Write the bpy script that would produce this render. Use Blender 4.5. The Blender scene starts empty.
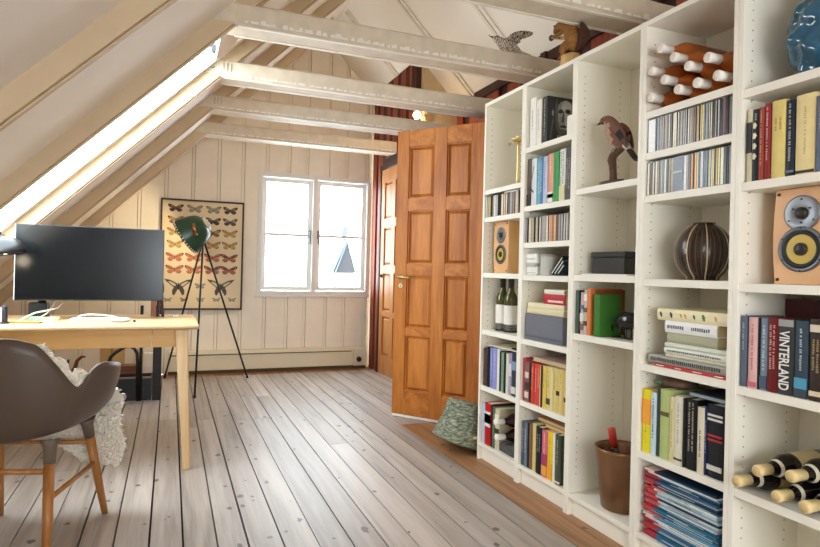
import bpy, math, random
from mathutils import Vector, Matrix
random.seed(7)
R = math.radians
C = bpy.context.scene.collection
WL = {}          # world location of every parent object

# ------------------------------------------------------------------ materials
def lin(h):
    h = h.lstrip('#'); out = []
    for i in (0, 2, 4):
        c = int(h[i:i+2], 16)/255.0
        out.append(c/12.92 if c <= 0.04045 else ((c+0.055)/1.055)**2.4)
    return (out[0], out[1], out[2], 1.0)
MC = {}
def base(name):
    m = bpy.data.materials.new(name); m.use_nodes = True
    nt = m.node_tree; b = nt.nodes['Principled BSDF']
    return m, nt, b
def plain(h, rough=0.6, metal=0.0, spec=0.4, var=0.06, scale=25.0, bump=0.0, coat=0.0, emit=0.0):
    key = ('p', h, rough, metal, spec, var, scale, bump, coat, emit)
    if key in MC: return MC[key]
    m, nt, b = base('mat_'+h); N = nt.nodes; L = nt.links
    c = lin(h)
    b.inputs['Roughness'].default_value = rough; b.inputs['Metallic'].default_value = metal
    b.inputs['Specular IOR Level'].default_value = spec; b.inputs['Coat Weight'].default_value = coat
    if emit > 0:
        b.inputs['Emission Color'].default_value = c; b.inputs['Emission Strength'].default_value = emit
    tc = N.new('ShaderNodeTexCoord'); no = N.new('ShaderNodeTexNoise')
    no.inputs['Scale'].default_value = scale; no.inputs['Detail'].default_value = 4
    L.new(tc.outputs['Object'], no.inputs['Vector'])
    mx = N.new('ShaderNodeMix'); mx.data_type = 'RGBA'
    mx.inputs[6].default_value = tuple(max(0, x*(1-var*2)) for x in c[:3])+(1,)
    mx.inputs[7].default_value = tuple(min(1, x*(1+var)) for x in c[:3])+(1,)
    L.new(no.outputs['Fac'], mx.inputs[0]); L.new(mx.outputs[2], b.inputs['Base Color'])
    if bump > 0:
        bp = N.new('ShaderNodeBump'); bp.inputs['Strength'].default_value = bump; bp.inputs['Distance'].default_value = 0.01
        L.new(no.outputs['Fac'], bp.inputs['Height']); L.new(bp.outputs['Normal'], b.inputs['Normal'])
    MC[key] = m; return m
def wood(h1, h2, axis='Z', scale=14.0, stretch=0.08, rough=0.4, spec=0.4, knots=None, off=0.0, bump=0.05, coat=0.0, kscale=(7, 3.2), ksize=0.07):
    key = ('w', h1, h2, axis, scale, stretch, rough, knots, off)
    if key in MC: return MC[key]
    m, nt, b = base('wood_'+h1); N = nt.nodes; L = nt.links
    tc = N.new('ShaderNodeTexCoord'); mp = N.new('ShaderNodeMapping')
    s = [1.0, 1.0, 1.0]; s['XYZ'.index(axis)] = stretch
    mp.inputs['Scale'].default_value = s; mp.inputs['Location'].default_value = (off*3.1, off*7.7, off*1.3)
    L.new(tc.outputs['Object'], mp.inputs['Vector'])
    n1 = N.new('ShaderNodeTexNoise'); n1.inputs['Scale'].default_value = scale; n1.inputs['Detail'].default_value = 6
    n1.inputs['Distortion'].default_value = 1.2
    n2 = N.new('ShaderNodeTexNoise'); n2.inputs['Scale'].default_value = scale*7; n2.inputs['Detail'].default_value = 3
    L.new(mp.outputs[0], n1.inputs['Vector']); L.new(mp.outputs[0], n2.inputs['Vector'])
    ad = N.new('ShaderNodeMath'); ad.operation = 'MULTIPLY_ADD'; ad.inputs[1].default_value = 0.35
    L.new(n2.outputs['Fac'], ad.inputs[0]); L.new(n1.outputs['Fac'], ad.inputs[2])
    rp = N.new('ShaderNodeValToRGB'); rp.color_ramp.elements[0].position = 0.45; rp.color_ramp.elements[1].position = 0.85
    rp.color_ramp.elements[0].color = lin(h1); rp.color_ramp.elements[1].color = lin(h2)
    L.new(ad.outputs[0], rp.inputs[0]); col = rp.outputs[0]
    if knots:
        mp2 = N.new('ShaderNodeMapping'); mp2.inputs['Scale'].default_value = (kscale[0], kscale[1], 1)
        mp2.inputs['Location'].default_value = (off*2.3, off*5.1, 0)
        L.new(tc.outputs['Object'], mp2.inputs['Vector'])
        vo = N.new('ShaderNodeTexVoronoi'); vo.inputs['Scale'].default_value = 1.0; vo.inputs['Randomness'].default_value = 1.0
        nk = N.new('ShaderNodeTexNoise'); nk.inputs['Scale'].default_value = 2.5; L.new(mp2.outputs[0], nk.inputs['Vector'])
        vm = N.new('ShaderNodeVectorMath'); vm.operation = 'MULTIPLY_ADD'; vm.inputs[1].default_value = (.35, .35, 0); L.new(nk.outputs['Color'], vm.inputs[0]); L.new(mp2.outputs[0], vm.inputs[2])
        L.new(vm.outputs[0], vo.inputs['Vector'])
        sz = N.new('ShaderNodeSeparateColor'); L.new(vo.outputs['Color'], sz.inputs[0])
        s0 = N.new('ShaderNodeMath'); s0.operation = 'SUBTRACT'; s0.use_clamp = True; s0.inputs[1].default_value = 0.5; L.new(sz.outputs[0], s0.inputs[0])
        su = N.new('ShaderNodeMath'); su.operation = 'MULTIPLY_ADD'; su.inputs[1].default_value = -ksize*4; su.inputs[2].default_value = 0.012
        L.new(s0.outputs[0], su.inputs[0])
        a2 = N.new('ShaderNodeMath'); a2.operation = 'ADD'; L.new(vo.outputs['Distance'], a2.inputs[0]); L.new(su.outputs[0], a2.inputs[1])
        k = N.new('ShaderNodeMapRange'); k.inputs[1].default_value = -0.01; k.inputs[2].default_value = 0.03
        k.inputs[3].default_value = 0.85; k.inputs[4].default_value = 0.0
        L.new(a2.outputs[0], k.inputs[0])
        mk = N.new('ShaderNodeMix'); mk.data_type = 'RGBA'; mk.inputs[7].default_value = lin(knots)
        L.new(k.outputs[0], mk.inputs[0]); L.new(col, mk.inputs[6]); col = mk.outputs[2]
    L.new(col, b.inputs['Base Color'])
    b.inputs['Roughness'].default_value = rough; b.inputs['Specular IOR Level'].default_value = spec; b.inputs['Coat Weight'].default_value = coat
    bp = N.new('ShaderNodeBump'); bp.inputs['Strength'].default_value = bump; bp.inputs['Distance'].default_value = 0.004
    L.new(ad.outputs[0], bp.inputs['Height']); L.new(bp.outputs['Normal'], b.inputs['Normal'])
    MC[key] = m; return m
def pegboard():
    """white foil panel with two columns of small shelf-pin holes"""
    if 'peg' in MC: return MC['peg']
    m, nt, b = base('white_panel_with_pin_holes'); N = nt.nodes; L = nt.links
    tc = N.new('ShaderNodeTexCoord'); sp = N.new('ShaderNodeSeparateXYZ'); L.new(tc.outputs['Object'], sp.inputs[0])
    def math_(op, a, b_=None, c=None):
        n = N.new('ShaderNodeMath'); n.operation = op
        for i, v in enumerate((a, b_, c)):
            if v is None: continue
            if isinstance(v, (int, float)): n.inputs[i].default_value = v
            else: L.new(v, n.inputs[i])
        return n.outputs[0]
    zf = math_('SUBTRACT', math_('FRACT', math_('DIVIDE', sp.outputs[2], 0.032)), 0.5)
    zd = math_('MULTIPLY', zf, 0.032)
    ds = []
    for x in (0.040, 0.235):
        xd = math_('SUBTRACT', sp.outputs[0], x)
        ds.append(math_('SQRT', math_('ADD', math_('MULTIPLY', xd, xd), math_('MULTIPLY', zd, zd))))
    d = math_('MINIMUM', ds[0], ds[1])
    mr = N.new('ShaderNodeMapRange'); mr.inputs[1].default_value = 0.0022; mr.inputs[2].default_value = 0.0034
    mr.inputs[3].default_value = 1; mr.inputs[4].default_value = 0; L.new(d, mr.inputs[0])
    zg = math_('MULTIPLY', math_('GREATER_THAN', sp.outputs[2], 0.16), math_('LESS_THAN', sp.outputs[2], 1.94))
    f = math_('MULTIPLY', mr.outputs[0], zg)
    mx = N.new('ShaderNodeMix'); mx.data_type = 'RGBA'; mx.inputs[6].default_value = lin(WHITE); mx.inputs[7].default_value = lin('8d7d68')
    L.new(f, mx.inputs[0]); L.new(mx.outputs[2], b.inputs['Base Color']); b.inputs['Roughness'].default_value = 0.42
    MC['peg'] = m; return m
def glassy(name, tint, rough=0.02, glossmix=0.12):
    """thin window glass: mostly see-through with a mirror reflection"""
    key = ('g', name)
    if key in MC: return MC[key]
    m = bpy.data.materials.new(name); m.use_nodes = True; nt = m.node_tree; nt.nodes.clear()
    o = nt.nodes.new('ShaderNodeOutputMaterial'); t = nt.nodes.new('ShaderNodeBsdfTransparent'); g = nt.nodes.new('ShaderNodeBsdfGlossy')
    x = nt.nodes.new('ShaderNodeMixShader'); t.inputs[0].default_value = tint; g.inputs['Roughness'].default_value = rough
    x.inputs[0].default_value = glossmix
    nt.links.new(t.outputs[0], x.inputs[1]); nt.links.new(g.outputs[0], x.inputs[2]); nt.links.new(x.outputs[0], o.inputs[0])
    MC[key] = m; return m
WHITE = 'eee9db'
M_white = plain(WHITE, 0.42, var=0.01)
M_wallp = plain('f8f0df', 0.6, var=0.05, scale=6, bump=0.08)
M_ceil = plain('f3ebdf', 0.65, var=0.04, scale=4, bump=0.05)
M_rafter = plain('d0ba98', 0.55, var=0.07, scale=9, bump=0.1)
M_beam = plain('e0d3bd', 0.6, var=0.12, scale=14, bump=0.25)
M_seam = plain('b39c7c', 0.8, var=0.1)
M_black = plain('141414', 0.45)
M_matte = plain('1d1c1b', 0.7)
M_brass = plain('e4cd96', 0.42, metal=1.0, var=0.03)
M_steel = plain('b8b8b6', 0.3, metal=1.0, var=0.02)
M_paper = plain('e6dcc2', 0.8, var=0.06, scale=60)
M_paperold = plain('cdb58a', 0.85, var=0.08, scale=60)
M_door = wood('9a5520', 'c8803a', 'Z', 9, 0.10, 0.45, spec=0.3)
M_doorr = wood('9a5520', 'c8803a', 'X', 9, 0.10, 0.45, spec=0.3, off=1.0)
M_door2 = wood('b06e38', 'cc9054', 'Z', 9, 0.10, 0.5)
M_red = wood('6e2a1c', '9c4a30', 'Z', 8, 0.1, 0.5)
M_dkred = wood('2a1510', '44241a', 'Z', 8, 0.1, 0.6)
M_oak = wood('caa576', 'dfc296', 'X', 10, 0.09, 0.35)
M_oakd = wood('c99650', 'deb474', 'X', 10, 0.09, 0.4)
M_oakz = wood('d2aa72', 'e4c598', 'Z', 10, 0.09, 0.4)
M_chairleg = wood('98602e', 'ba8248', 'Z', 12, 0.09, 0.4)
M_birch = wood('dba566', 'e6ba80', 'Z', 14, 0.15, 0.45, bump=0.02)

# ------------------------------------------------------------------ mesh builder
class MB:
    def __init__(s): s.v = []; s.f = []; s.m = []; s.sm = []
    def add(s, vs, fs, mi=0, smooth=False, M=None):
        n = len(s.v)
        s.v += [tuple(M @ Vector(v)) if M is not None else tuple(v) for v in vs]
        for f in fs: s.f.append(tuple(i+n for i in f)); s.m.append(mi); s.sm.append(smooth)
        return s
    def box(s, x0, x1, y0, y1, z0, z1, mi=0, M=None):
        if x0 > x1: x0, x1 = x1, x0
        if y0 > y1: y0, y1 = y1, y0
        if z0 > z1: z0, z1 = z1, z0
        return s.add([(x0,y0,z0),(x1,y0,z0),(x1,y1,z0),(x0,y1,z0),(x0,y0,z1),(x1,y0,z1),(x1,y1,z1),(x0,y1,z1)],
              [(3,2,1,0),(4,5,6,7),(0,1,5,4),(1,2,6,5),(2,3,7,6),(3,0,4,7)], mi, False, M)
    def prism(s, pts, axis, a, b, mi=0, M=None):
        """polygon pts (2 coords, the two axes left over, in order) extruded from a to b along axis"""
        def P(p, t):
            q = list(p); q.insert('XYZ'.index(axis), t); return tuple(q)
        n = len(pts); vs = [P(p, a) for p in pts]+[P(p, b) for p in pts]
        fs = [tuple(range(n))[::-1], tuple(range(n, 2*n))]+[(i, (i+1) % n, (i+1) % n+n, i+n) for i in range(n)]
        return s.add(vs, fs, mi, False, M)
    def rings(s, rings, mi=0, smooth=True, cap=True, closed=True, M=None):
        n = len(rings[0]); vs = [p for r in rings for p in r]; fs = []
        for i in range(len(rings)-1):
            for j in range(n if closed else n-1):
                a = i*n+j; b = i*n+(j+1) % n; fs.append((a, b, b+n, a+n))
        s.add(vs, fs, mi, smooth, M)
        if cap and closed:
            k = len(s.v)-len(vs)
            s.f.append(tuple(k+j for j in range(n))[::-1]); s.m.append(mi); s.sm.append(False)
            e = k+(len(rings)-1)*n; s.f.append(tuple(e+j for j in range(n))); s.m.append(mi); s.sm.append(False)
        return s
    def lathe(s, prof, n=24, mi=0, M=None, cap=True, smooth=True, wob=None):
        rs = []
        for r, z in prof:
            rr = []
            for j in range(n):
                a = 2*math.pi*j/n; q = r*(wob(a, z) if wob else 1.0)
                rr.append((q*math.cos(a), q*math.sin(a), z))
            rs.append(rr)
        return s.rings(rs, mi, smooth, cap, True, M)
    def tube(s, path, rad, n=8, mi=0, M=None, cap=True):
        P = [Vector(p) for p in path]; rs = []
        if not hasattr(rad, '__len__'): rad = [rad]*len(P)
        up = None
        for i, p in enumerate(P):
            d = (P[min(i+1, len(P)-1)]-P[max(i-1, 0)]).normalized()
            if up is None: up = Vector((0,0,1)) if abs(d.z) < 0.9 else Vector((1,0,0))
            a = d.cross(up).normalized(); b = a.cross(d).normalized(); up = b
            rs.append([tuple(p+(a*math.cos(2*math.pi*j/n)+b*math.sin(2*math.pi*j/n))*rad[i]) for j in range(n)])
        return s.rings(rs, mi, True, cap, True, M)
    def ball(s, c, r, n=12, k=8, mi=0, M=None):
        if not hasattr(r, '__len__'): r = (r, r, r)
        rs = []
        for i in range(k+1):
            t = math.pi*(0.02+0.96*i/k)
            rs.append([(c[0]+r[0]*math.sin(t)*math.cos(2*math.pi*j/n), c[1]+r[1]*math.sin(t)*math.sin(2*math.pi*j/n), c[2]-r[2]*math.cos(t)) for j in range(n)])
        return s.rings(rs, mi, True, True, True, M)
    def build(s, name, mats, parent=None, bevel=0.0, origin=None, subd=0):
        me = bpy.data.meshes.new(name)
        o0 = Vector(origin) if origin is not None else (WL[parent] if parent is not None else Vector((0,0,0)))
        me.from_pydata([tuple(Vector(v)-o0) for v in s.v], [], s.f)
        if not isinstance(mats, (list, tuple)): mats = [mats]
        for m in mats: me.materials.append(m)
        me.polygons.foreach_set('material_index', s.m); me.polygons.foreach_set('use_smooth', s.sm)
        me.update()
        import bmesh
        bm = bmesh.new(); bm.from_mesh(me); bmesh.ops.recalc_face_normals(bm, faces=bm.faces); bm.to_mesh(me); bm.free()
        o = bpy.data.objects.new(name, me); C.objects.link(o)
        if parent is not None:
            o.parent = parent; o.location = o0-WL[parent]
        else: o.location = o0
        WL[o] = Vector(o0)
        if subd:
            q = o.modifiers.new('smooth', 'SUBSURF'); q.levels = subd; q.render_levels = subd
        if bevel > 0:
            q = o.modifiers.new('bevel', 'BEVEL'); q.width = bevel; q.segments = 2; q.limit_method = 'ANGLE'; q.angle_limit = R(40)
        return o
def tag(o, label=None, cat=None, group=None, kind=None):
    if label: o['label'] = label
    if cat: o['category'] = cat
    if group: o['group'] = group
    if kind: o['kind'] = kind
    return o
def thing(name, label, cat, loc, group=None, kind=None):
    o = bpy.data.objects.new(name, None); C.objects.link(o); o.location = loc; WL[o] = Vector(loc)
    o.empty_display_size = 0.05
    return tag(o, label, cat, group, kind)
def copy_tree(src, loc, label=None, rot=None):
    r = src.copy(); C.objects.link(r); r.location = loc; WL[r] = Vector(loc)
    if rot is not None: r.rotation_euler = rot
    if label: r['label'] = label
    for ch in src.children:
        c = ch.copy(); C.objects.link(c); c.parent = r
        for g in ch.children:
            d = g.copy(); C.objects.link(d); d.parent = c
    return r
def struct(name, mb, mats, label, bevel=0.0, parent=None):
    o = mb.build(name, mats, parent, bevel)
    if parent is None: tag(o, label, None, None, 'structure')
    return o
def frame(p, xd, yd):
    """matrix with origin p and local x/y directions"""
    x = Vector(xd).normalized(); y = Vector(yd); y = (y-x*y.dot(x)).normalized(); z = x.cross(y)
    return Matrix(((x.x,y.x,z.x,p[0]),(x.y,y.y,z.y,p[1]),(x.z,y.z,z.z,p[2]),(0,0,0,1)))
def axis(p, zd):
    z = Vector(zd).normalized(); t = Vector((0,0,1)) if abs(z.z) < 0.9 else Vector((1,0,0))
    x = t.cross(z).normalized(); y = z.cross(x)
    return Matrix(((x.x,y.x,z.x,p[0]),(x.y,y.y,z.y,p[1]),(x.z,y.z,z.z,p[2]),(0,0,0,1)))
ORD = 'first second third fourth fifth sixth seventh eighth ninth tenth eleventh twelfth thirteenth fourteenth fifteenth sixteenth seventeenth eighteenth nineteenth twentieth'.split()
ORD += ['twenty-'+w for w in ORD[:9]]+['thirtieth']+['thirty-'+w for w in ORD[:9]]+['fortieth']+['forty-'+w for w in ORD[:9]]
def cname(h):
    r, g, b = [int(h[i:i+2], 16) for i in (0, 2, 4)]
    L = [('black',20,20,20),('charcoal',60,58,58),('grey',125,125,125),('light grey',175,175,175),('white',228,226,222),('cream',222,208,176),('beige',195,175,150),
         ('tan',180,145,110),('brown',95,65,50),('dark brown',55,35,28),('red',200,70,65),('dark red',130,35,42),('orange',220,150,90),('pale yellow',226,206,140),('yellow',235,210,40),
         ('green',90,140,85),('pale green',175,190,140),('dark green',70,95,80),('teal',110,178,190),('blue',90,125,180),('pale blue',170,185,205),('navy',42,52,80),('lavender',145,150,205),('pink',215,150,155),('plum',80,28,50),('slate blue',110,125,140)]
    return min(L, key=lambda t: (t[1]-r)**2+(t[2]-g)**2+(t[3]-b)**2)[0]

# ------------------------------------------------------------------ camera (solved from the bookcase and the gable wall)
cd = bpy.data.cameras.new('camera'); cam = bpy.data.objects.new('camera', cd); C.objects.link(cam)
yaw, pitch, roll = 0.3696, 0.0013, 0.0242
fw = Vector((math.sin(yaw)*math.cos(pitch), math.cos(yaw)*math.cos(pitch), math.sin(pitch)))
rt = Vector((math.cos(yaw), -math.sin(yaw), 0)); up = rt.cross(fw)
r2 = math.cos(roll)*rt+math.sin(roll)*up; u2 = -math.sin(roll)*rt+math.cos(roll)*up
cam.matrix_world = Matrix(((r2.x,u2.x,-fw.x,0),(r2.y,u2.y,-fw.y,0),(r2.z,u2.z,-fw.z,1.0557),(0,0,0,1)))
cd.sensor_width = 36; cd.lens = 36*583.48/820; cd.shift_x = 13.43/820; cd.shift_y = -3.45/820; cd.clip_start = 0.05
bpy.context.scene.camera = cam
SKY, EXPO = 14, 0.1

# ================================================================== THE ROOM
YB, YE = -1.7, 6.07            # rear wall, gable wall
def LZ(x): return x+1.95       # underside of the rafters on the desk side
def CZ(x): return x+2.05       # boarding between them
def RZ(x): return 5.0-x        # slope on the bookcase side
RIDGE = 1.475
# floor: long pine boards with dark open joints
def pine(i): return wood(['82766c','8b8078','7a6f66','958a81'][i], ['ada297','b6aca2','a59a90','bfb5ac'][i], 'Y', 14, 0.045, 0.44, spec=0.9, knots='3a2a20', off=1.0+i*1.37, bump=0.06, kscale=(16, 11), ksize=0.12)
mb = MB(); x = -2.1; i = 0
rs = random.Random(3)
while x < 2.5:
    w = rs.choice([0.112, 0.118, 0.121, 0.126]); g = rs.choice([0.004, 0.005, 0.006, 0.008]); y = YB
    while y < YE+0.1:
        L = rs.uniform(4.2, 7.0); y2 = min(y+L, YE+0.1)
        k_ = rs.randrange(4)
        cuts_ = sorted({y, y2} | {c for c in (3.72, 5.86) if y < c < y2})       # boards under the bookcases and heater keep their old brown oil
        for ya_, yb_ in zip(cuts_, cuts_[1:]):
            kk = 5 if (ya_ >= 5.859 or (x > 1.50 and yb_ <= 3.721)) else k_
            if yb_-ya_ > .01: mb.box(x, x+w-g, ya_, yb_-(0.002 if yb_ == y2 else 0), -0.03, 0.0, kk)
        y = y2
    x += w
mb.box(-2.2, 2.6, YB, YE+0.1, -0.08, -0.02, 4)
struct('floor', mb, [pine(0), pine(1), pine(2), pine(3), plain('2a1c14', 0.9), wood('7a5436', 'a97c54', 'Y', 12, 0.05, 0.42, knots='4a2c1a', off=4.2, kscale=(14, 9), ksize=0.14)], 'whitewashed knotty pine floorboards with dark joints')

# gable wall: vertical painted boards with narrow strips at the joints, window opening left free
WX0, WX1, WZ0, WZ1 = 0.8175, 2.0258, 0.774, 2.036
seams = [-1.9,-1.68,-1.45,-1.22,-0.99,-0.76,-0.53,-0.29,-0.055,0.19,0.432,0.665,0.905,1.13,1.32,1.546,1.747,1.977]
mb = MB()
def topz(x): return min(CZ(x), RZ(x))
def gable_piece(a, b, y0, y1, mi):
    """one vertical strip of the gable, cut out where the window is"""
    cuts = sorted({a, b} | {c for c in (WX0, WX1, RIDGE) if a < c < b})
    for p, q in zip(cuts, cuts[1:]):
        m = (p+q)/2
        if topz(p) < 0.02 and topz(q) < 0.02: continue
        segs = [(0, None)]
        if WX0 < m < WX1: segs = [(0, WZ0), (WZ1, None)]
        for z0, z1 in segs:
            if z1 is None: mb.prism([(p, z0), (q, z0), (q, max(z0+.01, topz(q))), (p, max(z0+.01, topz(p)))], 'Y', y0, y1, mi)
            else: mb.box(p, q, y0, y1, z0, z1, mi)
E_ = seams+[2.03]
for a, b in zip(E_, E_[1:]):
    gable_piece(a+0.017, b-0.017, YE, YE+0.03, 0)
    gable_piece(a-0.0125, a+0.0125, YE+0.009, YE+0.03, 0)
gable_piece(-2.0, 2.6, YE+0.031, YE+0.12, 1)
struct('wall_end', mb, [M_wallp, M_seam], 'cream painted vertical boards of the gable wall around the window')

# window in the gable
w1 = thing('window_1', 'white two-sash casement window in the gable wall', None, (1.42, YE, WZ0), None, 'structure')
Mwin = plain('e9eae7', 0.35, var=0.01)
mb = MB(); f = 0.045; yf0, yf1 = YE-0.022, YE+0.115
mb.box(WX0, WX0+f, yf0, yf1, WZ0, WZ1); mb.box(WX1-f, WX1, yf0, yf1, WZ0, WZ1)
mb.box(WX0+f, WX1-f, yf0, yf1, WZ1-f, WZ1); mb.box(WX0+f, WX1-f, yf0, yf1, WZ0, WZ0+f)
mb.box(1.385, 1.432, yf0, yf1, WZ0+f, WZ1-f)
mb.build('window_frame', Mwin, w1, 0.003)
mb = MB(); mb.box(WX0-0.012, WX1+0.004, YE-0.028, YE-0.001, WZ0-0.018, WZ0-0.001); mb.build('window_sill', Mwin, w1, 0.003)
Mgl = glassy('window_glass', (0.97, 0.99, 1.0, 1), 0.01, 0.06)
for a, b, hs in ((WX0+f+.003, 1.382, 1), (1.435, WX1-f-.003, -1)):
    mb = MB(); s = 0.042; y0, y1 = YE+0.02, YE+0.062
    z0, z1 = WZ0+f+.004, WZ1-f-.004
    mb.box(a, a+s, y0, y1, z0, z1); mb.box(b-s, b, y0, y1, z0, z1); mb.box(a+s, b-s, y0, y1, z0, z0+s); mb.box(a+s, b-s, y0, y1, z1-s, z1)
    mb.box(a+s, b-s, y0+.004, y1-.004, 1.391, 1.419)
    sh = mb.build('sash', Mwin, w1, 0.003)
    mb = MB(); mb.box(a+s-.004, b-s+.004, y0+.018, y0+.023, z0+s-.004, z1-s+.004); mb.build('pane', Mgl, sh)
    hx = b-s/2 if hs > 0 else a+s/2
    mb = MB(); mb.box(hx-.014, hx+.014, y0-.012, y0-.0005, 1.375, 1.46); mb.tube([(hx, y0-.01, 1.435), (hx, y0-.034, 1.435), (hx, y0-.036, 1.40), (hx, y0-.036, 1.315)], .010)
    mb.build('handle', plain('8f9292', .4), sh)

# slope on the desk side, with a roof window and an unseen one added for light
SK = [(-0.6, -0.35, -0.9, 0.0), (2.86, 3.605, -1.16, 0.22)]     # y0, y1, x0, x1 of the openings
def slope_piece(mb, x0, x1, y0, y1, th=0.05, mi=0):
    mb.prism([(x0, CZ(x0)), (x1, CZ(x1)), (x1, CZ(x1)+th), (x0, CZ(x0)+th)], 'Y', y0, y1, mi)
mb = MB(); ys = YB-0.1
for y0, y1, x0, x1 in SK+[(YE+0.12, None, 0, 0)]:
    slope_piece(mb, -2.1, RIDGE, ys, y0)
    if y1 is None: break
    slope_piece(mb, -2.1, x0, y0, y1); slope_piece(mb, x1, RIDGE, y0, y1); ys = y1
struct('ceiling_left', mb, [M_ceil], 'cream boarded roof slope above the desk')
for n, (y0, y1, x0, x1) in zip(('added_window_3', 'window_2'), SK):
    w = thing(n, 'long roof window between the rafters above the desk' if n == 'window_2' else 'unseen roof window added in the desk slope to light desk and floor', None, ((x0+x1)/2, (y0+y1)/2, CZ((x0+x1)/2)), None, 'structure')
    mb = MB(); e = 0.03
    def bar(xa, xb, ya, yb): mb.prism([(xa, CZ(xa)+.05), (xb, CZ(xb)+.05), (xb, CZ(xb)+.10), (xa, CZ(xa)+.10)], 'Y', ya, yb)
    bar(x0-.05, x1+.05, y0-.05, y0-.001); bar(x0-.05, x1+.05, y1+.001, y1+.05); bar(x0-.05, x0-.001, y0, y1); bar(x1+.001, x1+.05, y0, y1)
    fr = mb.build('window_frame', Mwin, w)
    mb = MB(); mb.prism([(x0, CZ(x0)+.08), (x1, CZ(x1)+.08), (x1, CZ(x1)+.085), (x0, CZ(x0)+.085)], 'Y', y0-.0005, y1+.0005); mb.build('pane', Mgl, w)
# slope on the bookcase side
mb = MB()
mb.prism([(2.55, RZ(2.55)), (RIDGE, RZ(RIDGE)), (RIDGE, RZ(RIDGE)+.12), (2.55, RZ(2.55)+.12)], 'Y', YB-0.1, YE+0.12)
struct('ceiling_right', mb, [plain('eee8dc', 0.6, var=0.03, scale=4)], 'white plastered roof slope above the bookcases')
for k, y in enumerate((0.4, 1.2, 2.1, 2.93, 3.68, 4.45, 5.3)):
    mb = MB()
    for dy in (0, 0.05): mb.prism([(2.5, RZ(2.5)-.018), (RIDGE+.02, RZ(RIDGE+.02)-.018), (RIDGE+.02, RZ(RIDGE+.02)+.01), (2.5, RZ(2.5)+.01)], 'Y', y+dy, y+dy+.03)
    o = struct('trim_%d' % (k+1), mb, [plain('e6dfd0', 0.6)], 'narrow double batten running down the white roof slope')

# rafters and collar beams
BF = [2.045, 2.84, 3.662, 4.435, 5.29]          # front faces of the collar beams
RY = [(0.40, 0.46), (1.22, 1.28)]+[(b+.004, b+.060) for b in BF]
rd = ['nearest the camera side', 'over the camera', 'on the near side of the roof window', 'along the near edge of the roof window', 'along the far edge of the roof window', 'second from the gable wall', 'nearest the gable wall']
for (y0, y1), d in zip(RY, rd):
    mb = MB(); xa, xb = -1.62, 1.36
    mb.prism([(xa, LZ(xa)), (xb, LZ(xb)), (xb, CZ(xb)+.01), (xa, CZ(xa)+.01)], 'Y', y0, y1)
    mb.prism([(xa, LZ(xa)-.012), (xb, LZ(xb)-.012), (xb, LZ(xb)), (xa, LZ(xa))], 'Y', y0+.015, y1-.015)
    struct('ceiling_rafter', mb, [M_rafter], 'cream painted sloping rafter '+d, 0.004)
bdl = ['nearest of the five, cut by the top of the picture', 'with the grey stuffed bird on top', 'third from the camera, over the open door', 'second from the gable window', 'nearest the gable window']
def rough_beam(y0, y1, z0, z1, xa, xb, seed):
    """hand-hewn beam: sections along X with slightly uneven arrises"""
    r = random.Random(seed); n = 26; rings = []
    for i in range(n+1):
        xx = xa+(xb-xa)*i/n
        j = lambda s=0.003: r.uniform(-s, s)
        c = 0.012
        rings.append([(xx, y0+j(), z0+c+j(.005)), (xx, y0+c+j(), z0+j(.002)), (xx, y1-c+j(), z0+j(.002)), (xx, y1+j(), z0+c+j()),
                      (xx, y1+j(), z1-c), (xx, y1-c, z1+j(.002)), (xx, y0+c, z1+j(.002)), (xx, y0+j(), z1-c+j())])
    return MB().rings(rings, 0, False)
for k, (yf, d) in enumerate(zip(BF, bdl)):
    xa = 0.095; mb = rough_beam(yf, yf+0.168, 2.2, 2.307, xa, 2.42 if k < 3 else (2.36 if k == 3 else 2.02), 40+k)
    # worn lighter edge strips along the underside
    mb.box(0.27, 2.0, yf+0.012, yf+0.030, 2.1965, 2.201, 1); mb.box(0.27, 2.0, yf+0.140, yf+0.158, 2.1965, 2.201, 1)
    b = struct('ceiling_beam', mb, [M_beam, plain('f3ede0', 0.5, var=0.05)], 'rough painted collar beam '+d)
    # paint worn off in flakes along the lower front edge
    mb = MB(); r_ = random.Random(90+k); xx = .30
    while xx < 1.95:
        L_ = r_.uniform(.015, .05); hh_ = r_.uniform(.004, .020 if k < 2 else .010)
        mb.add([(xx, yf-.0045, 2.209), (xx+L_, yf-.0045, 2.209), (xx+L_*r_.uniform(.7, 1), yf-.0045, 2.214+hh_), (xx+L_*.4, yf-.0045, 2.214+hh_*r_.uniform(.3, 1.2)), (xx+L_*.1, yf-.0045, 2.214+hh_*r_.uniform(.3, 1))], [(0, 1, 2, 3, 4)])
        xx += L_*r_.uniform(.8, 1.6)
    mb.build('paint_flake_pattern', plain('f4efe4', .6), b)
    if k in (2, 3):
        mb = MB()
        for q in range(3): mb.box(0.27+q*.022, 0.2735+q*.022, yf-.0035, yf+.001, 2.235, 2.285)
        mb.build('tally_mark', plain('8b8274', 0.8), b)
    if k == 2:
        mb = MB(); pts = [(0.205+.016*math.cos(a), yf-.002, 2.262+.018*math.sin(a)) for a in [R(70+i*24) for i in range(12)]]
        mb.tube(pts, .0025, 5); mb.build('carved_mark', plain('6f675c', 0.8), b)

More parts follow.
